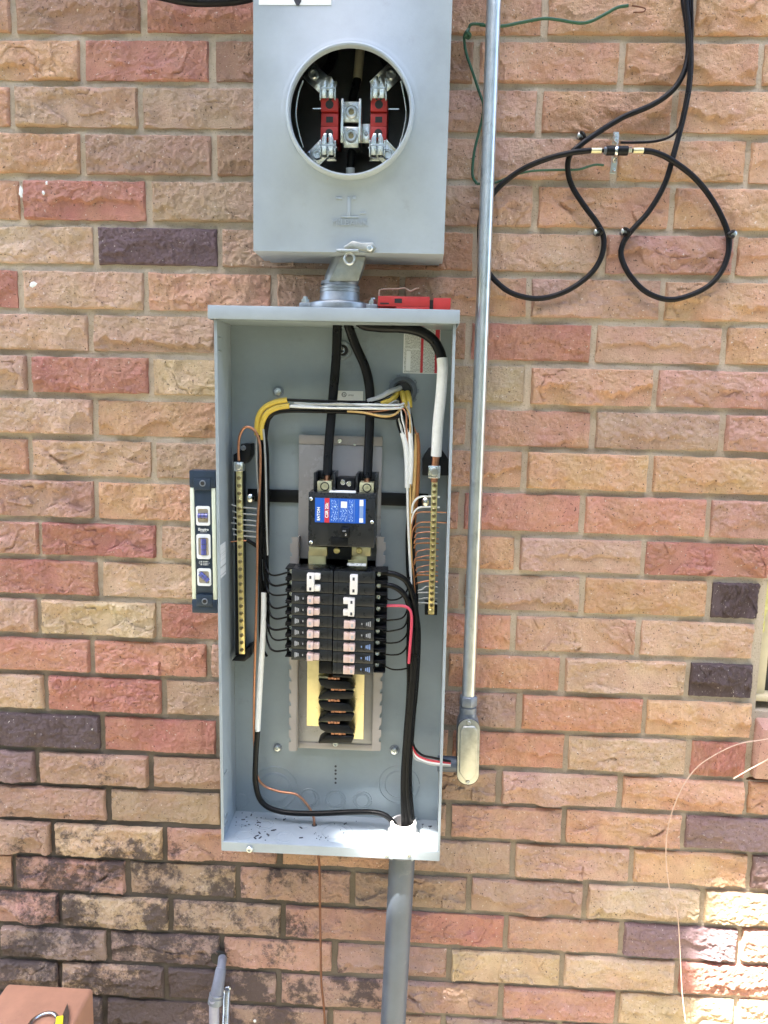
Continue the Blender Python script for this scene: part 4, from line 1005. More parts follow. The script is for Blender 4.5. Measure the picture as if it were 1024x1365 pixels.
wire('wire', [(545, 545, -.046), (528, 556.5, -.058), (505, 556, -.060), (480, 550, -.060), (430, 548.5, -.058), (380, 548.5, -.058), (358, 556, -.056), (350, 575, -.053), (348, 640, -.050), (350, 745, -.050)], .0030, M['blackins'], 'lowest black wire crossing and turning down the left side', group=HW)
wire('wire', [(463, 548, -.064), (485, 550, -.066), (510, 554.5, -.066), (525, 553, -.064), (534, 546, -.055)], .0017, M['tan'], 'pale tan strip of paper lying along the crossing wires', 'strip', HW)
wire('wire', [(537, 538, -.05), (522, 545, -.058), (500, 549, -.062), (470, 549, -.062)], .0013, M['copper'], 'bare copper wire along the crossing wires', group=HW)
wire('yellow_sheath', [(383, 533, -.060), (366, 536, -.060), (351, 545, -.058), (344, 560, -.056), (343, 580, -.054)], .0044, M['yellow'], 'outer yellow cable sheath bending down at the left', 'cable', 'yellow cable sheaths')
wire('yellow_sheath', [(386, 541, -.061), (370, 543, -.061), (356, 551, -.060), (349, 565, -.058), (348, 586, -.056)], .0044, M['yellow'], 'inner yellow cable sheath bending down at the left', 'cable', 'yellow cable sheaths')
# bundle going down the left
LB = 'wires down the left side of the panel'
wire('wire', [(343, 575, -.056), (341.5, 605, -.055), (344, 640, -.053), (347, 690, -.052)], .0016, M['greyins'], 'pale grey wire below the outer yellow sheath', group=LB)
wire('wire', [(347, 580, -.058), (346, 620, -.056), (347, 680, -.055), (347, 760, -.052), (352, 800, -.05)], .0030, M['blackins'], 'leftmost thick black wire of the left bundle', group=LB)
wire('wire', [(351, 572, -.060), (352, 590, -.058), (355, 630, -.056), (355, 690, -.053), (357, 740, -.05)], .0017, M['greyins'], 'thin white grey wire in the middle of the left bundle', group=LB)
wire('wire', [(352, 566, -.057), (356, 600, -.052), (358, 650, -.050), (357.5, 720, -.048), (356, 760, -.047)], .0022, M['blackins'], 'rightmost black wire of the left bundle', group=LB)
wire('wire', [(348, 700, -.058), (347.5, 760, -.056), (346, 830, -.052), (348, 860, -.050), (356, 875, -.050)], .0022, M['blackins'], 'black wire running low along the left bundle', group=LB)
for k in range(8):
    zc = ZT - (k + .5) * PIT; e = Vector((.4385, -.072, zc))
    jx, jy = rw.uniform(-2.5, 2.5), rw.uniform(-7, 5)
    st_ = px([(351 + (k % 3) * 2.2, 690 + 14 * k, -.050 - .003 * (k % 2)), (352 + (k % 3) * 1.5 + jx * .6, 728 + 15.0 * k + jy, -.052)])
    mid = at(357 + jx, 754 + 15.2 * k + jy, -.058); m3 = at(366 + jx * .8, 765 + 14.9 * k + jy * .45, -.066)
    o = MB().tube(st_ + [mid, m3, e + Vector((.004, 0, 0))], (.0016, .0019, .0015, .0017)[k % 4], 8).build('wire', M['blackins'], smooth=True)
    props(o, f'thin black wire into the {ORDW[k]} left terminal from the top', 'wire', 'black wires into the left breakers')
for k in range(4):
    u = 346 + k * 3.4
    wire('wire', [(352 + k * 1.5, 560 + k * 3, -.054), (u + rw.uniform(-1.5, 2), 600, -.053), (u + rw.uniform(-2, 2), 650, -.052), (u + rw.uniform(-2, 2), 700, -.050), (u + rw.uniform(-1.5, 1.5), 750, -.048), (u + 2, 800 + k * 14, -.046)], .0019, M['blackins'], f'{ORDW[k]} loose black strand from the left in the left bundle', group=LB)
wire('wire', [(520, 531, -.05), (495, 541, -.058), (455, 546, -.064), (415, 545, -.062), (378, 547, -.058), (360, 557, -.055), (355, 580, -.052)], .0021, M['blackins'], 'black wire weaving under the crossing white wires', group=HW)
wire('wire', [(528, 534, -.05), (505, 543, -.062), (460, 538, -.066), (425, 538.5, -.065), (392, 537, -.061)], .0015, M['greyins'], 'thin grey wire weaving over the crossing bundle', group=HW)
# bare ground wire: loop from the left bar down through the floor to the ground
gw = px([(318.5, 614, -.062), (318, 598, -.064), (319.5, 582, -.066), (326, 570, -.068), (336, 571, -.068), (343, 580, -.067), (347, 600, -.066), (346.5, 650, -.064), (343.5, 700, -.064), (343, 760, -.063), (341, 840, -.060), (339, 920, -.056), (339, 985, -.050), (342, 1030, -.046), (352, 1047, -.045), (372, 1055, -.046), (395, 1059, -.048), (409, 1072, -.050)])
hx = at(419.5, 1096, -.052)
gp = Vector((hx.x, -.055, FZ)); gw += [gp + Vector((-.0025, 0, .018)), gp, gp - Vector((0, 0, .03))] + px([(425.5, 1150, -.055), (426.5, 1200, -.05), (427.5, 1260, -.045), (428.5, 1310, -.045), (433, 1380, -.05)]) + [Vector((.50, -.06, .2)), Vector((.50, -.06, 0))]
gwt = thing('ground_wire', 'bare copper ground wire looping from the left bar down through the panel floor', 'wire', tuple(gw[-1]))
MB().tube(gw[:21], .0021, 10).build('upper_run', M['copper'], gwt, smooth=True); MB().tube(gw[20:], .0021, 10).build('lower_run', M['coppero'], gwt, smooth=True)
MB().lathe(gp + Vector((0, 0, .0002)), (0, 0, 1), [(.0045, 0), (.0045, .0004)], 16).build('floor_hole', M['ink'], pn)
taped('neutral_cable', 'black cable with white tape sweeping round the lower left to the pipe', [([(352, 790, -.055), (351, 840, -.056), (347.5, 900, -.056), (343.5, 974, -.056)], .0046, 'whiteins', 'white_tape'),
    ([(343.6, 972, -.056), (341, 1010, -.055), (341, 1045, -.054), (350, 1070, -.054), (375, 1082, -.055), (420, 1084.5, -.057), (470, 1082.5, -.060), (505, 1084, -.064), (522, 1094, -.068), (531, 1112, -.070), (534, 1140, -.070)], .0046, 'blackins', 'insulation')])
# left bar neutral wires
for k, v in enumerate((676.5, 685, 693, 699.5, 707.5, 714.5)):
    o = MB().tube(px([(309 + (k % 3), v - 4 + k * .3, -.0555), (318, v - 1, -.0558), (326, v, -.056), (334, v + .6, -.058), (342, v + 1.5, -.056)]), .0011, 8).build('wire', M['greyins'], smooth=True)
    props(o, f'{ORDW[k]} short grey wire from the top through the left bar', 'wire', 'short wires through the left bar')
wire('wire', [(308, 722, -.0555), (318, 721, -.0558), (327, 720, -.056), (333, 722, -.057)], .0012, M['copper'], 'stripped copper wire end through the left bar')
wire('wire', [(329, 720, -.058), (336, 724, -.057), (344, 729, -.055)], .0032, M['blackins'], 'short black wire stub entering the left bar')
# right side: sheaths and wires from the bushing down
RB_ = 'cables dropping from the bushing on the right'
for k, pts in enumerate(([(530, 520, -.033), (528, 527, -.042), (520, 534, -.05), (508, 539, -.056)], [(536, 523, -.036), (538, 532, -.044), (541, 544, -.048)], [(543, 523, -.034), (545, 532, -.044), (546, 543, -.048)])):
    wire('yellow_sheath', pts, .0046, M['yellow'], ['yellow cable leaving the bushing to the left', 'yellow cable in the middle of the bushing', 'yellow cable at the right side of the bushing'][k], 'cable', 'yellow cable sheaths')
wire('wire', [(532, 542, -.05), (532, 556, -.052), (535, 570, -.054), (538, 583, -.055)], .0017, M['whiteins'], 'white wire between the bushing and the left white sheath', group=RB_)
wire('wire', [(530, 542, -.048), (530, 560, -.050), (534, 576, -.052), (538, 586, -.053)], .0016, M['blackins'], 'black wire dropping into the left white sheath', group=RB_)
wire('wire', [(538, 541, -.05), (539, 556, -.052), (543, 568, -.054), (546, 578, -.054)], .0018, M['blackins'], 'black wire dropping into the right white sheath', group=RB_)
wire('wire', [(543, 541, -.05), (544, 556, -.053), (546, 566, -.055), (548, 576, -.055)], .0014, M['whiteins'], 'white wire dropping into the right white sheath', group=RB_)
wire('wire', [(546, 540, -.048), (547, 555, -.051), (551, 568, -.053), (556, 580, -.053)], .0016, M['copper'], 'copper wire dropping from the bushing to the brown cable', group=RB_)
wire('white_sheath', [(536.5, 577, -.055), (540, 592, -.057), (542.5, 615, -.057), (543, 650, -.056)], .0042, M['whiteins'], 'left white cable sheath below the bushing', 'cable', RB_)
wire('white_sheath', [(545.5, 571, -.055), (547.5, 590, -.057), (548, 615, -.057), (546.5, 645, -.056)], .0038, M['whiteins'], 'right white cable sheath below the bushing', 'cable', RB_)
wire('yellow_sheath', [(552, 578, -.052), (554, 600, -.053), (552.5, 640, -.052), (550, 690, -.051)], .0030, M['tan'], 'tan yellow cable beside the white sheaths', 'cable', RB_)
wire('wire', [(556, 577, -.050), (557.5, 600, -.050), (556, 650, -.050), (552, 710, -.050), (552, 780, -.050)], .0030, M['brown'], 'brown cable at the right of the sheaths', 'cable', RB_)
wire('wire', [(543, 648, -.056), (544, 690, -.056), (546, 740, -.055), (549, 790, -.056)], .0020, M['whiteins'], 'white wire continuing down from the left white sheath', group=RB_)
wire('wire', [(547, 645, -.055), (547.5, 690, -.054), (548, 740, -.053), (551, 785, -.053)], .0018, M['tan'], 'tan wire continuing down beside the white one', group=RB_)
wire('wire', [(549, 648, -.052), (543.5, 700, -.050), (543, 760, -.050), (548, 800, -.052)], .0022, M['blackins'], 'thin black wire behind the white wire on the right', group=RB_)
for k in range(7):
    du = rw.uniform(-5, 6); m_ = ['blackins', 'whiteins', 'copper', 'blackins', 'tan', 'greyins', 'blackins'][k]
    wire('wire', [(534 + k * 1.8, 524 + rw.uniform(-3, 4), -.036), (532 + k * 2.6 + rw.uniform(-2, 2), 540 + rw.uniform(-2, 4), -.052), (534 + k * 2.7 + du * .4, 556 + rw.uniform(-4, 4), -.058), (538 + k * 2.2, 574 + rw.uniform(-3, 3), -.058), (541 + k * 1.8, 600, -.054)], rw.uniform(.0011, .0017), M[m_], ['thin black wire leftmost in the tangle below the bushing', 'thin white wire in the tangle below the bushing', 'bare copper wire in the tangle below the bushing', 'thin black wire in the middle of the tangle below the bushing', 'thin tan wire in the tangle below the bushing', 'thin grey wire in the tangle below the bushing', 'thin black wire rightmost in the tangle below the bushing'][k], group=RB_)
for k in range(5):
    wire('wire', [(545 + k * 1.6, 655, -.050), (545.5 + k * 1.7 + rw.uniform(-1.5, 1.5), 700, -.052), (547 + k * 1.4 + rw.uniform(-1.5, 1.5), 740, -.052), (549 + k * 1.6 + rw.uniform(-1, 1), 790, -.056), (551 + k * 1.2, 850, -.058), (549 + k, 930, -.058), (545 + k * .9, 990, -.058)], .0019, M['blackins' if k != 2 else 'brown'], f'{ORDW[k]} thin strand from the left behind the right wire bundle', group=RB_)
# bundle to the bottom pipe
PB = 'black cables running down to the bottom pipe'
END = [(540.5, 1106, -.070), (540, 1140, -.070)]
for k, (pts, r, lbl) in enumerate((
    ([(508, 763, -.075), (528, 766, -.074), (543, 777, -.072), (552, 800, -.070), (555.5, 835, -.068), (554, 890, -.066), (549, 950, -.064), (544, 1010, -.062), (543.5, 1060, -.064), (548, 1106, -.070), (548, 1140, -.070)], .0048, 'upper thick black cable from the top right breaker to the pipe'),
    ([(508, 779, -.075), (526, 783, -.074), (540, 794, -.072), (547, 815, -.070), (550, 850, -.068), (549, 900, -.066), (544, 960, -.064), (539.5, 1015, -.062), (539, 1060, -.064), (542, 1106, -.070), (542, 1140, -.070)], .0046, 'lower thick black cable from the top right breaker to the pipe'),
    ([(549, 780, -.056), (556, 820, -.058), (558, 850, -.058), (556, 910, -.057), (550, 970, -.057), (546, 1040, -.060), (551, 1104, -.066), (551, 1140, -.066)], .0034, 'thinner black cable at the right of the bundle'),
    ([(546, 800, -.056), (545, 860, -.058), (544.5, 920, -.058), (540, 980, -.060), (536.5, 1040, -.062), (538, 1104, -.073), (538, 1140, -.073)], .0034, 'thinner black cable at the left of the bundle'))):
    wire('cable', pts, r, M['blackins'], lbl, 'cable', PB, 12)
wire('wire', [(512, 807.5, -.072), (526, 807, -.072), (540, 808, -.074), (547.5, 814, -.076), (549, 830, -.076), (547.5, 858, -.075), (545, 884, -.073)], .0023, M['pinkins'], 'pink red wire from a right breaker turning down')
for k, v in enumerate((797, 824, 839, 854.5, 870, 893)):
    slot = [2, 4, 5, 6, 7, 8][k]; zc = ZT - (slot + .5) * .0185; e = Vector((.592, -.071, zc))
    if k < 5: jy = rw.uniform(-4, 5); pts = [e] + px([(522 + rw.uniform(-3, 3), v + 2 + jy * .4, -.066), (535 + rw.uniform(-2, 2), v - 2 + jy, -.064), (543, v - 13 + jy, -.062), (546, v - 34 + rw.uniform(-8, 8), -.058)])
    else: pts = [e] + px([(522, 892, -.066), (534, 892.5, -.064), (546, 890, -.060)])
    o = MB().tube(pts, .0014, 8).build('wire', M['blackins'], smooth=True)
    props(o, f'{ORDW[k]} thin black wire from the top out of the right breakers', 'wire', 'black wires out of the right breakers')
# right bar neutrals
vs_ = [662, 676, 682.5, 696, 703, 709.5, 718, 724, 732.5, 741, 747, 754, 762, 767, 775, 782, 790, 797, 804]
for k, v in enumerate(vs_):
    mcol = 'whiteins' if k in (0, 1) else ('greyins' if k >= 15 else ('copper' if k % 3 != 1 else 'brown'))
    u0 = 548.5 if k < 4 else 553; rr = .0017 if k < 2 else .0010
    ub = 580 - (v - 640) / 180 * 4.5
    jv = rw.uniform(-2.5, 3.5) if k > 3 else 0; u0 += rw.uniform(-1.5, 2) if k > 3 else 0; rr *= rw.uniform(.85, 1.35)
    pts = [(u0, v + (22 if k < 4 else 8) + jv, -.054), (u0 + 2.5, v + (9 if k < 4 else 2.5) + jv, -.056), (u0 + 9 + rw.uniform(-2, 2), v + 1 + jv * .7, -.058), (ub - 8, v - .3, -.0565), (ub + 1, v, -.056), (ub + (7 if k not in (2, 3) else 17), v + .6, -.0555)]
    o = MB().tube(px(pts), rr, 8).build('wire', M[mcol], smooth=True)
    props(o, f'{ORDW[k] if k < 18 else "lowest"} short {"white" if k in (0, 1) else "thin"} wire from the top into the right bar', 'wire', 'short wires into the right bar')
# wires to the conduit body
for k, (m_, o1, lbl) in enumerate((('blackins', -5, 'black'), ('redins', -1, 'red'), ('whiteins', 1.5, 'white'), ('greyins', 4, 'grey'))):
    wire('wire', [(549 + k * .5, 985 + k * 4, -.058), (554, 1003 + o1 + k, -.060), (564, 1011.5 + o1, -.064), (578, 1015.5 + o1, -.066), (601, 1018 + o1 * .6, -.068)], .0019, M[m_], f'{lbl} wire turning out through the right side to the conduit', group='wires out to the side conduit')

# ================================================================ bottom pipe and bushing
pc = at(535.5, 1155, -.070)
pp = thing('plastic_conduit', 'thick grey plastic conduit rising into the panel floor', 'conduit', (.62, -.07, 0))
pb = at(524, 1365, -.070); dirv = (pb - pc) / (pc.z - pb.z); foot = pc + dirv * (pc.z - 0)
MB().tube([pc + (pc - foot).normalized() * (pz0 - .0008 - pc.z), foot], .0215, 32).build('pipe', M['pvc'], pp, smooth=True)
MB().lathe((pc.x + .0008, pc.y, pz0 - .018), (0, 0, 1), [(.0217, 0), (.0232, .0006), (.0232, .0172)], 32, cap0=False, cap1=False).build('male_adapter', M['pvcl'], pp, smooth=True)
bx = pc.x + .0008
bsh = MB().lathe((bx, pc.y, FZ + .0004), (0, 0, 1), [(.0245, 0), (.0245, .007), (.0215, .009), (.0215, .022), (.0195, .0245), (.0172, .0235), (.0165, .004)], 36, cap0=False, cap1=False).build('bushing', M['whitepl'], pp, smooth=True)
MB().lathe((bx, pc.y, FZ + .004), (0, 0, 1), [(.0168, 0), (.0001, .0001)], 24, cap0=False).build('pipe_bore', M['dark'], pp)
ln = MB()
for k in range(8):
    a = k * math.pi / 4; d = Vector((math.cos(a), math.sin(a), 0)); ln.obox((bx + d.x * .0262, pc.y + d.y * .0262, FZ + .003), (d, (-d.y, d.x, 0), (0, 0, 1)), (.0022, .0035, .0024))
ln.build('locknut', M['zinc'], pp, bev=.0004, seg=1)
for s in (-1, 1): MB().prism([(bx + s * .017 - .0045, pz0 - .001), (bx + s * .017 + .0045, pz0 - .001), (bx + s * .017 + .001, pz0 - .016), (bx + s * .017 - .003, pz0 - .016)], -.0945, -.092).build('strap_tab', M['castgrey'], pp, bev=.0006)

# ================================================================ steel conduit and conduit body
ta, tb_ = at(658.6, 0, -.045), at(624.6, 926, -.045); up = (ta - tb_).normalized()
ec = thing('steel_conduit', 'tall shiny steel conduit running up the wall beside the panel', 'conduit', tb_)
MB().tube([tb_ - up * .004, ta + up * .45], .0106, 32).build('tube', M['galv'], ec, smooth=True)
MB().tube([at(628.2, 795, -.045) - up * .0004, at(628.2, 795, -.045) + up * .0016], .0108, 32).build('seam_band', M['zinc'], ec, smooth=True)
lbx = thing('junction_fitting', 'grey conduit junction fitting with oblong yellowish cover below the steel conduit', 'conduit fitting', at(624, 1048, -.05))
MB().lathe(tb_ - up * .030, up, [(.0125, 0), (.0140, .001), (.0140, .010), (.0118, .0105), (.0118, .0125)], 32).build('connector_body', M['castgrey'], lbx, smooth=True)
MB().lathe(tb_ - up * .0175, up, [(.0150, 0), (.0150, .0150), (.0140, .0165), (.0108, .0170)], 6).build('compression_nut', M['castgrey'], lbx, bev=.0009)
yb = -.062
def stadium(uc0, vc0, uc1, vc1, r, Y, n=14):
    a = at(uc0, vc0, Y); b = at(uc1, vc1, Y); d = (a - b).normalized(); e = Vector((d.z, 0, -d.x)); P = []
    for k in range(n + 1):
        t = math.pi * k / n; P.append(a + (e * math.cos(t) + d * math.sin(t)) * r)
    for k in range(n + 1):
        t = math.pi * k / n; P.append(b + (-e * math.cos(t) - d * math.sin(t)) * r)
    return [(p.x, p.z) for p in P]
MB().prism(stadium(625, 972, 623.7, 1033, .0180, yb), yb, -.024).build('body', M['castgrey'], lbx, bev=.004, seg=3)
sh = at(625, 968, -.045)
MB().lathe(tb_ - up * .056, up, [(.0165, 0), (.0160, .010), (.0140, .024), (.0132, .0275)], 28).build('hub_neck', M['castgrey'], lbx, smooth=True)
MB().prism(stadium(625, 972, 623.7, 1033, .0182, yb - .0008), yb - .0008, yb - .0001).build('gasket', M['blackpl'], lbx)
cvr = MB().prism(stadium(625.2, 972.5, 623.9, 1032.5, .0178, yb - .003), yb - .0030, yb - .0010).build('cover_plate', M['chrom'], lbx, bev=.0006)
pol = [(at(u, v, yb - .005).x, at(u, v, yb - .005).z) for u, v in ((613.5, 974), (617, 968), (633, 968), (637, 974), (635.5, 1030), (627, 1040), (620, 1040), (612, 1029))]
MB().prism(pol, yb - .0070, yb - .0028).build('raised_panel', M['chrom'], cvr, bev=.0020, seg=3)
for u, v in ((625, 963.5), (623.5, 1042.5)): screw_head(cvr, at(u, v, yb - .0031), .0034, M['zinc'], 'cover_screw')
na = at(606, 1018.5, -.050)
MB().tube([Vector((px1 - .004, na.y, na.z)), Vector((px1 + .042, na.y, na.z))], .0128, 28).build('nipple', M['pvc'], lbx, smooth=True)

# ================================================================ torpedo level against the panel side
lv_ = thing('torpedo_level', 'short navy torpedo level with pale edges clinging to the panel side', 'level', at(272, 817, -.1))
ta, tb2 = at(270, 627, -.1), at(273.5, 817, -.1); ld = (ta - tb2).normalized(); le = Vector((ld.z, 0, -ld.x)); LH = (ta - tb2).length; LC = (ta + tb2) / 2
LW = .0196
def lpt(a, b, y): return LC + le * a + ld * b + Vector((0, y + .1, 0))
def lbox(a0, a1, b0, b1, y0, y1, mb=None):
    c = lpt((a0 + a1) / 2, (b0 + b1) / 2, (y0 + y1) / 2)
    return (mb or MB()).obox(c, (le, (0, 1, 0), ld), (abs(a1 - a0) / 2, abs(y1 - y0) / 2, abs(b1 - b0) / 2))
H2 = LH / 2
lbox(-LW * .68, LW * .68, -H2 + .012, H2 - .012, -.100, -.084).build('body', M['navy'], lv_, bev=.001)
for s in (-1, 1):
    lbox(s * LW * .68 + s * .0002, s * LW, -H2 + .022, H2 - .027, -.1015, -.0825).build('edge_rail', M['cream'], lv_, bev=.0008)
    cap = lbox(-LW - .0006, LW + .0006, s * (H2 - (.0265 if s > 0 else .0215)), s * H2, -.1022, -.0815).build('end_cap', M['navy'], lv_, bev=.0014)
    lbox(-LW * .66, LW * .66, s * (H2 - .012) - .0005, s * (H2 - .030), -.1035, -.1020).build('raised_panel', M['navy'], cap, bev=.0006)
    hcn = lpt(.0008, s * (H2 - .0195), -.1036)
    MB().lathe(hcn, (0, -1, 0), [(.0050, 0), (.0046, .0006), (.0034, .0007), (.0031, .0002)], 18).build('hole_rim', M['castgrey'], cap, smooth=True); MB().lathe(hcn, (0, -1, 0), [(.0031, 0), (.0031, .0004)], 14).build('hole', M['dark'], cap)
for (b0, b1, kind) in ((.057, .027, 'plumb'), (.0135, -.0255, 'main'), (-.0405, -.068, 'tilt')):
    c = lpt(0, (b0 + b1) / 2, -.1005); hw, hh = .0108, abs(b0 - b1) / 2
    def rr_poly(w2, h2, r):
        P = []
        for qx, qz, a0 in ((w2 - r, h2 - r, 0), (-w2 + r, h2 - r, 90), (-w2 + r, -h2 + r, 180), (w2 - r, -h2 + r, 270)):
            for k in range(5):
                a = R(a0 + 22.5 * k); P.append((qx + r * math.cos(a), qz + r * math.sin(a)))
        return P
    def ring(w2, h2, r, y0, y1, w3, h3, r3):
        o_ = rr_poly(w2, h2, r); i_ = rr_poly(w3, h3, r3); n = len(o_); P = []
        for y in (y0, y1):
            for pl_ in (o_, i_): P += [c + le * a + ld * b + Vector((0, y, 0)) for a, b in pl_]
        F = []
        for k in range(n):
            q = (k + 1) % n
            F += [(k, q, n + q, n + k), (2 * n + k, 3 * n + k, 3 * n + q, 2 * n + q), (k, 2 * n + k, 2 * n + q, q), (n + k, n + q, 3 * n + q, 3 * n + k)]
        return MB().add(P, F)
    fr = ring(hw, hh, .003, -.0016, .0004, hw - .0028, hh - .0042 if kind != 'main' else hh - .0055, .0025).build('vial_frame', M['white'], lv_)
    MB().add([c + le * a + ld * b - Vector((0, .0002, 0)) for a, b in rr_poly(hw - .0027, hh - .004, .0025)], [tuple(range(20))]).build('vial_recess', M['vialback'], fr)
    ax = {'plumb': le, 'main': ld, 'tilt': (le - ld * .9).normalized()}[kind]; L2 = {'plumb': .0075, 'main': .0125, 'tilt': .0088}[kind]
    v_ = MB().tube([c - ax * L2 - Vector((0, .0012, 0)), c + ax * L2 - Vector((0, .0012, 0))], .0040 if kind != 'main' else .0044, 16).build('vial', M['vial'], fr, smooth=True)
    for t in (-.35, .35):
        q = c + ax * L2 * t - Vector((0, .0012, 0)); MB().tube([q - ax * .0004, q + ax * .0004], .0046, 16).build('vial_line', M['ink'], v_)
c = lpt(0, .0205, -.1006); lettering('Empire', c.x, c.y, c.z, .0056, M['white'], lv_, bold=.0002)
c = lpt(0, .0172, -.1006); lettering('empirelevel', c.x, c.y, c.z, .0022, M['white'], lv_)
lm = MB()
for k, wl in enumerate((.0075, .0082, .0070)): lbox(-wl, wl, -.0302 - .0026 * k, -.0290 - .0026 * k, -.1004, -.0998, lm)
lm.build('fine_print', print_mat('level_print', (.018, .032, .055), (.65, .68, .7), 900, 10, .45), lv_)

# ================================================================ coaxial cables on the wall
def zm(x, y, Y=-.022): return at(600 + x / 2.415, y / 2.415, Y)
def coax(pts, r, label, name='coaxial_cable', m='coax', group=None, cat='cable'):
    return props(MB().tube([zm(*p) for p in pts], r, 12).build(name, M[m], smooth=True), label, cat, group)
CX = 'black coaxial cables on the wall'
coax([(752, -160), (751, -60), (752, 0), (764, 90, -.024), (767, 170, -.024), (752, 235, -.026), (715, 292, -.026), (650, 338, -.026), (560, 376, -.026), (480, 424, -.028), (415, 470, -.034), (386, 500, -.034), (379, 545, -.028), (393, 600), (432, 662), (476, 722), (495, 770), (486, 830), (446, 888), (370, 939, -.024), (285, 961, -.024), (205, 946, -.024), (150, 908, -.022), (115, 860, -.022), (98, 790, -.022), (98, 710, -.022), (118, 655, -.024), (160, 600, -.026), (228, 548, -.030), (310, 512, -.038), (390, 492, -.042), (455, 484, -.042)], .0042, 'black coaxial cable looping behind the steel conduit to the left connector', group=CX)
coax([(768, -160), (767, -60), (766, 0), (772, 90), (775, 200), (768, 290, -.024), (748, 390, -.024), (722, 490, -.026), (692, 590, -.024), (642, 678), (585, 742), (556, 786), (552, 830), (580, 888), (632, 940), (700, 964), (765, 953), (835, 918), (880, 862), (898, 795), (888, 730), (845, 645, -.024), (785, 570, -.028), (710, 514, -.034), (660, 491, -.040), (622, 485, -.042)], .0042, 'black coaxial cable looping down the right side to the right connector', group=CX)
coax([(781, -160, -.03), (781, -60, -.03), (779, 0, -.030), (780, 80, -.030), (778, 170, -.032), (772, 250, -.032), (764, 310, -.030), (750, 370, -.029), (738, 410, -.026), (708, 440, -.024), (660, 455, -.024), (600, 459, -.026), (550, 459, -.030)], .0019, 'thin black ground lead running to the coax bracket', 'ground_lead', group=CX, cat='wire')
coax([(764, -160, -.036), (764, -60, -.036), (760, 0, -.034), (768, 80, -.034), (773, 160, -.034), (772, 240, -.032), (766, 300, -.030)], .0032, 'short black cable twisted with the coaxial pair near the top', group=CX)
gb = thing('ground_block', 'small metal ground block joining two coaxial cables on a bracket', 'ground block', zm(532, 560, -.02))
cbk = zm(540, 485, -.042); lx = lambda x, y=485: zm(x, y, -.042)
MB().tube([lx(503), lx(572)], .0068, 16).build('coupler', M['blackpl'], gb, smooth=True)
for x0, x1, r, m_ in ((454, 487, .0040, 'lugbrass'), (486, 497, .0028, 'blackpl'), (495, 504, .0052, 'castgrey'), (571, 584, .0050, 'tin'), (582, 592, .0030, 'blackpl'), (590, 622, .0042, 'lugbrass')):
    MB().tube([lx(x0), lx(x1)], r, 6 if m_ in ('castgrey', 'tin') else 16).build('connector', M[m_], gb, smooth=m_ not in ('castgrey', 'tin'))
brk = MB()
for a, b in (((535, 425, -.022), (533, 462, -.024)), ((531, 506, -.024), (523, 560, -.022))):
    p0, p1 = zm(*a), zm(*b); d = (p1 - p0); brk.obox((p0 + p1) / 2, (d, (0, 1, 0), (d.z, 0, -d.x)), (d.length / 2, .0012, .0042))
brk.build('bracket', M['zinc'], gb, bev=.0004, seg=1)
MB().tube([zm(538, 468, -.024), zm(538, 472, -.045), zm(537, 478, -.0505), zm(536, 490, -.0505), zm(534, 500, -.045), zm(532, 505, -.024)], .0026, 8).build('clamp_band', M['tin'], gb, smooth=True)
for x, y in ((533, 452), (532, 436), (529, 517), (527, 549)): screw_head(gb, zm(x, y, -.0255), .0034 if y in (452, 517) else .0024, M['tin'])
for k, (x, y, px_, py_, lbl) in enumerate(((420, 437, 432, 446, 'above the left coaxial loop'), (473, 748, 488, 745, 'at the right of the left coaxial loop'), (560, 745, 574, 752, 'at the left of the right coaxial loop'), (912, 753, 892, 758, 'at the right edge of the right coaxial loop'))):
    t = thing('cable_clip', f'small black cable clip with screw {lbl}', 'clip', zm(x, y, -.01), 'cable clips on the wall')
    c0, c1 = zm(x, y, -.020), zm(px_, py_, -.028)
    MB().tube([c0 + Vector((0, .012, 0)), c0], .0040, 12).build('screw', M['castgrey'], t, smooth=True)
    MB().lathe(c0, (0, -1, 0), [(.0050, 0), (.0048, .002), (.002, .0034)], 14).build('screw_head', M['zinc'], t, smooth=True)
    MB().tube([c0 + Vector((0, -.001, .004)), (c0 + c1) / 2 + Vector((0, -.006, .003)), c1 + Vector((0, -.003, 0)), (c0 + c1) / 2 + Vector((0, -.003, -.004)), c0 + Vector((0, -.001, -.004))], .0026, 8).build('strap', M['blackins'], t, smooth=True)
coax([(108, 78, -.024), (70, 78, -.026), (60, 92, -.024), (46, 118), (52, 170), (72, 230), (92, 290), (108, 340), (104, 380), (92, 430), (78, 490), (72, 560), (86, 592)], .0021, 'dark green ground wire hanging left of the steel conduit', 'green_wire', 'green', 'green wires on the wall', 'wire')
coax([(60, 95, -.026), (54, 104, -.030), (64, 112, -.028), (58, 122, -.024), (50, 112, -.028), (62, 100, -.030)], .0026, 'knot in the green wire near the top of the conduit', 'green_wire_knot', 'green', 'green wires on the wall', 'wire')
coax([(96, 80, -.024), (165, 84, -.026), (230, 72), (300, 60), (350, 64), (415, 74), (455, 68), (500, 45), (540, 24), (574, 18)], .0023, 'bright green wire end waving right at the top of the wall', 'green_wire', 'green', 'green wires on the wall', 'wire')
coax([(86, 592), (140, 590), (200, 566), (260, 551), (340, 547), (410, 546), (445, 536), (470, 530), (495, 532)], .0017, 'green wire running behind the left coaxial loop to the ground block', 'green_wire', 'green', 'green wires on the wall', 'wire')
coax([(585, 18), (610, 22), (628, 28), (622, 38), (590, 40)], .0010, 'thin dark wire scrap beside the green wire end', 'wire_scrap', 'coppero', cat='wire')
props(MB().tube(px([(150, -18, -.03), (210, -6, -.03), (250, 2, -.034), (285, 3, -.034), (320, 0, -.032), (345, -8, -.03), (400, -40, -.03)]), .0062, 12).build('black_cable', M['coax'], smooth=True), 'thick black cable sagging at the top beside the meter socket', 'cable')

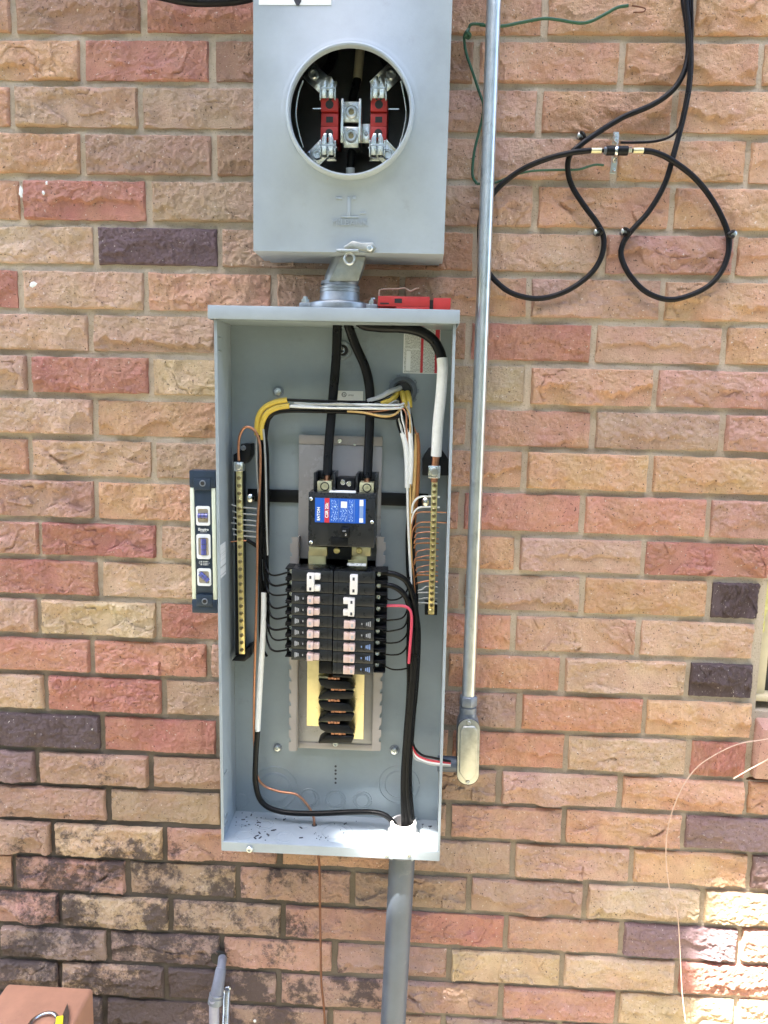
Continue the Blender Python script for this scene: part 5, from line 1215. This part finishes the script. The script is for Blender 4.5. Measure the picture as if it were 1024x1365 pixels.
# ================================================================ lower left: pipe from a hole in the wall
fp = thing('outlet_pipe', 'pale grey pipe with collar coming out of a hole in the lower wall', 'pipe', at(288, 1365, -.06))
MB().tube(px([(297, 1272, .012), (296.5, 1279, -.022), (295.5, 1287, -.036), (294.5, 1296, -.044)]), .0078, 24).build('spout', M['pvcl'], fp, smooth=True)
MB().tube(px([(295, 1290, -.041), (293, 1302, -.049), (290.5, 1316, -.056), (288.6, 1328, -.060)]), lambda t: .0090 + .0026 * t, 24).build('coupling', M['pvcl'], fp, smooth=True)
ca_, cb_ = at(289.2, 1324, -.059), at(287, 1338, -.063)
MB().lathe(ca_, cb_ - ca_, [(.0112, 0), (.0128, .001), (.0128, .0035), (.0118, .0042), (.0118, .0055), (.0130, .0062), (.0134, (cb_ - ca_).length - .001), (.0124, (cb_ - ca_).length), (.0095, (cb_ - ca_).length)], 28).build('collar', M['castgrey'], fp, smooth=True)
low = at(285.5, 1365, -.066)
MB().tube([at(286.8, 1334, -.064), low, Vector((low.x - .002, low.y, 0))], .0088, 24, 3).build('pipe', M['pvcl2'], fp, smooth=True)
MB().lathe(at(292, 1277, -.016), (0, -1, 0), [(.0150, 0), (.0135, .0008)], 16).build('wall_hole', M['dark'], fp)
fc = thing('armoured_cable', 'thin ribbed armoured cable beside the grey outlet pipe', 'cable', at(301, 1365, -.03))
q0 = at(303, 1318, -.028); q1 = at(301, 1365, -.034); q2 = Vector((q1.x - .004, q1.y, .0)); SP = []
def fcp(t): return q0.lerp(q1, t / .25) if t < .25 else q1.lerp(q2, (t - .25) / .75)
MB().tube([q0, q1, q2], .0036, 12).build('core', M['castgrey'], fc, smooth=True)
nt_ = 84
for k in range(nt_ * 10 + 1):
    t = k / (nt_ * 10); a = 2 * math.pi * k / 10; SP.append(fcp(t) + Vector((math.cos(a) * .0046, math.sin(a) * .0046, 0)))
MB().tube(SP, .0019, 6, 1).build('armour_spiral', M['zinc'], fc, smooth=True)
# nails and dabs
nl_ = props(MB().lathe(at(340, 1360, -.016), (0, -1, 0), [(.002, 0), (.003, .002), (.001, .004)], 10).build('nail_head', M['white'], smooth=True), 'single pale nail head low in the wall', 'nail')

# ================================================================ clay coloured box with tools, bottom left
cx0_ = at(10, 1308, -.12); cx1_ = at(125, 1318, -.12); ztop = (cx0_.z + cx1_.z) / 2
bxo = thing('clay_box', 'clay coloured box standing at the lower left with a tool on top', 'box', ((cx0_.x + cx1_.x) / 2, -.26, 0))
MB().box(cx0_.x, cx1_.x, -.40, -.12, 0, ztop).build('body', M['clay'], bxo, bev=.006, seg=3)
def top(u, v, dz=0):
    d = at(u, v, 0) - CAM; s = (ztop + dz - CAM.z) / d.z; return CAM + d * s
tl = thing('hand_tool', 'hand tool with steel ring, yellow grip and dark pointed blade', 'tool', top(60, 1365))
c = top(58, 1364, .004)
MB().tube([c + Vector((.020 * math.cos(a), .020 * math.sin(a), .001 * math.sin(a * 2))) for a in [k * math.pi / 10 for k in range(21)]], .0030, 10, 3).build('ring', M['steel'], tl, smooth=True)
g0, g1 = top(80, 1357, .005), top(78, 1380, .005)
MB().obox((g0 + g1) / 2, ((g1 - g0), (0, 0, 1), (g1 - g0).cross(Vector((0, 0, 1)))), ((g1 - g0).length / 2, .0045, .0055)).build('grip', M['yellowgrip'], tl, bev=.0015)
b0, b1 = top(90, 1337, .006), top(85, 1375, .008); dd = (b1 - b0).normalized(); sd = dd.cross(Vector((0, 0, 1)))
MB().add([b0, b0 + dd * .022 - sd * .0045, b0 + dd * .06 - sd * .0045, b0 + dd * .06 + sd * .0045, b0 + dd * .022 + sd * .0045] + [q + Vector((0, 0, -.003)) for q in (b0, b0 + dd * .022 - sd * .0045, b0 + dd * .06 - sd * .0045, b0 + dd * .06 + sd * .0045, b0 + dd * .022 + sd * .0045)],
         [(0, 1, 2, 3, 4), (9, 8, 7, 6, 5), (0, 5, 6, 1), (1, 6, 7, 2), (2, 7, 8, 3), (3, 8, 9, 4), (4, 9, 5, 0)]).build('blade', M['rust'], tl)

# ================================================================ loose thin wires at the right
wire('loose_wire', [(1075, 972, -.10), (1024, 985, -.10), (985, 992, -.095), (950, 1008, -.09), (924, 1028, -.085), (904, 1062, -.08), (891, 1100, -.075), (887.5, 1140, -.07), (893, 1185, -.07), (902, 1215, -.07), (906, 1260, -.07), (909, 1320, -.08), (914, 1362, -.09)], .0008, M['straw'], 'long thin pale wire hanging in a curve at the lower right', 'wire', 'loose pale wires at the right')
wire('loose_wire', [(1060, 988, -.10), (1024, 1012, -.095), (1000, 1025, -.092), (978, 1038, -.09)], .0010, M['straw'], 'short straight pale wire end sticking in from the right', 'wire', 'loose pale wires at the right')
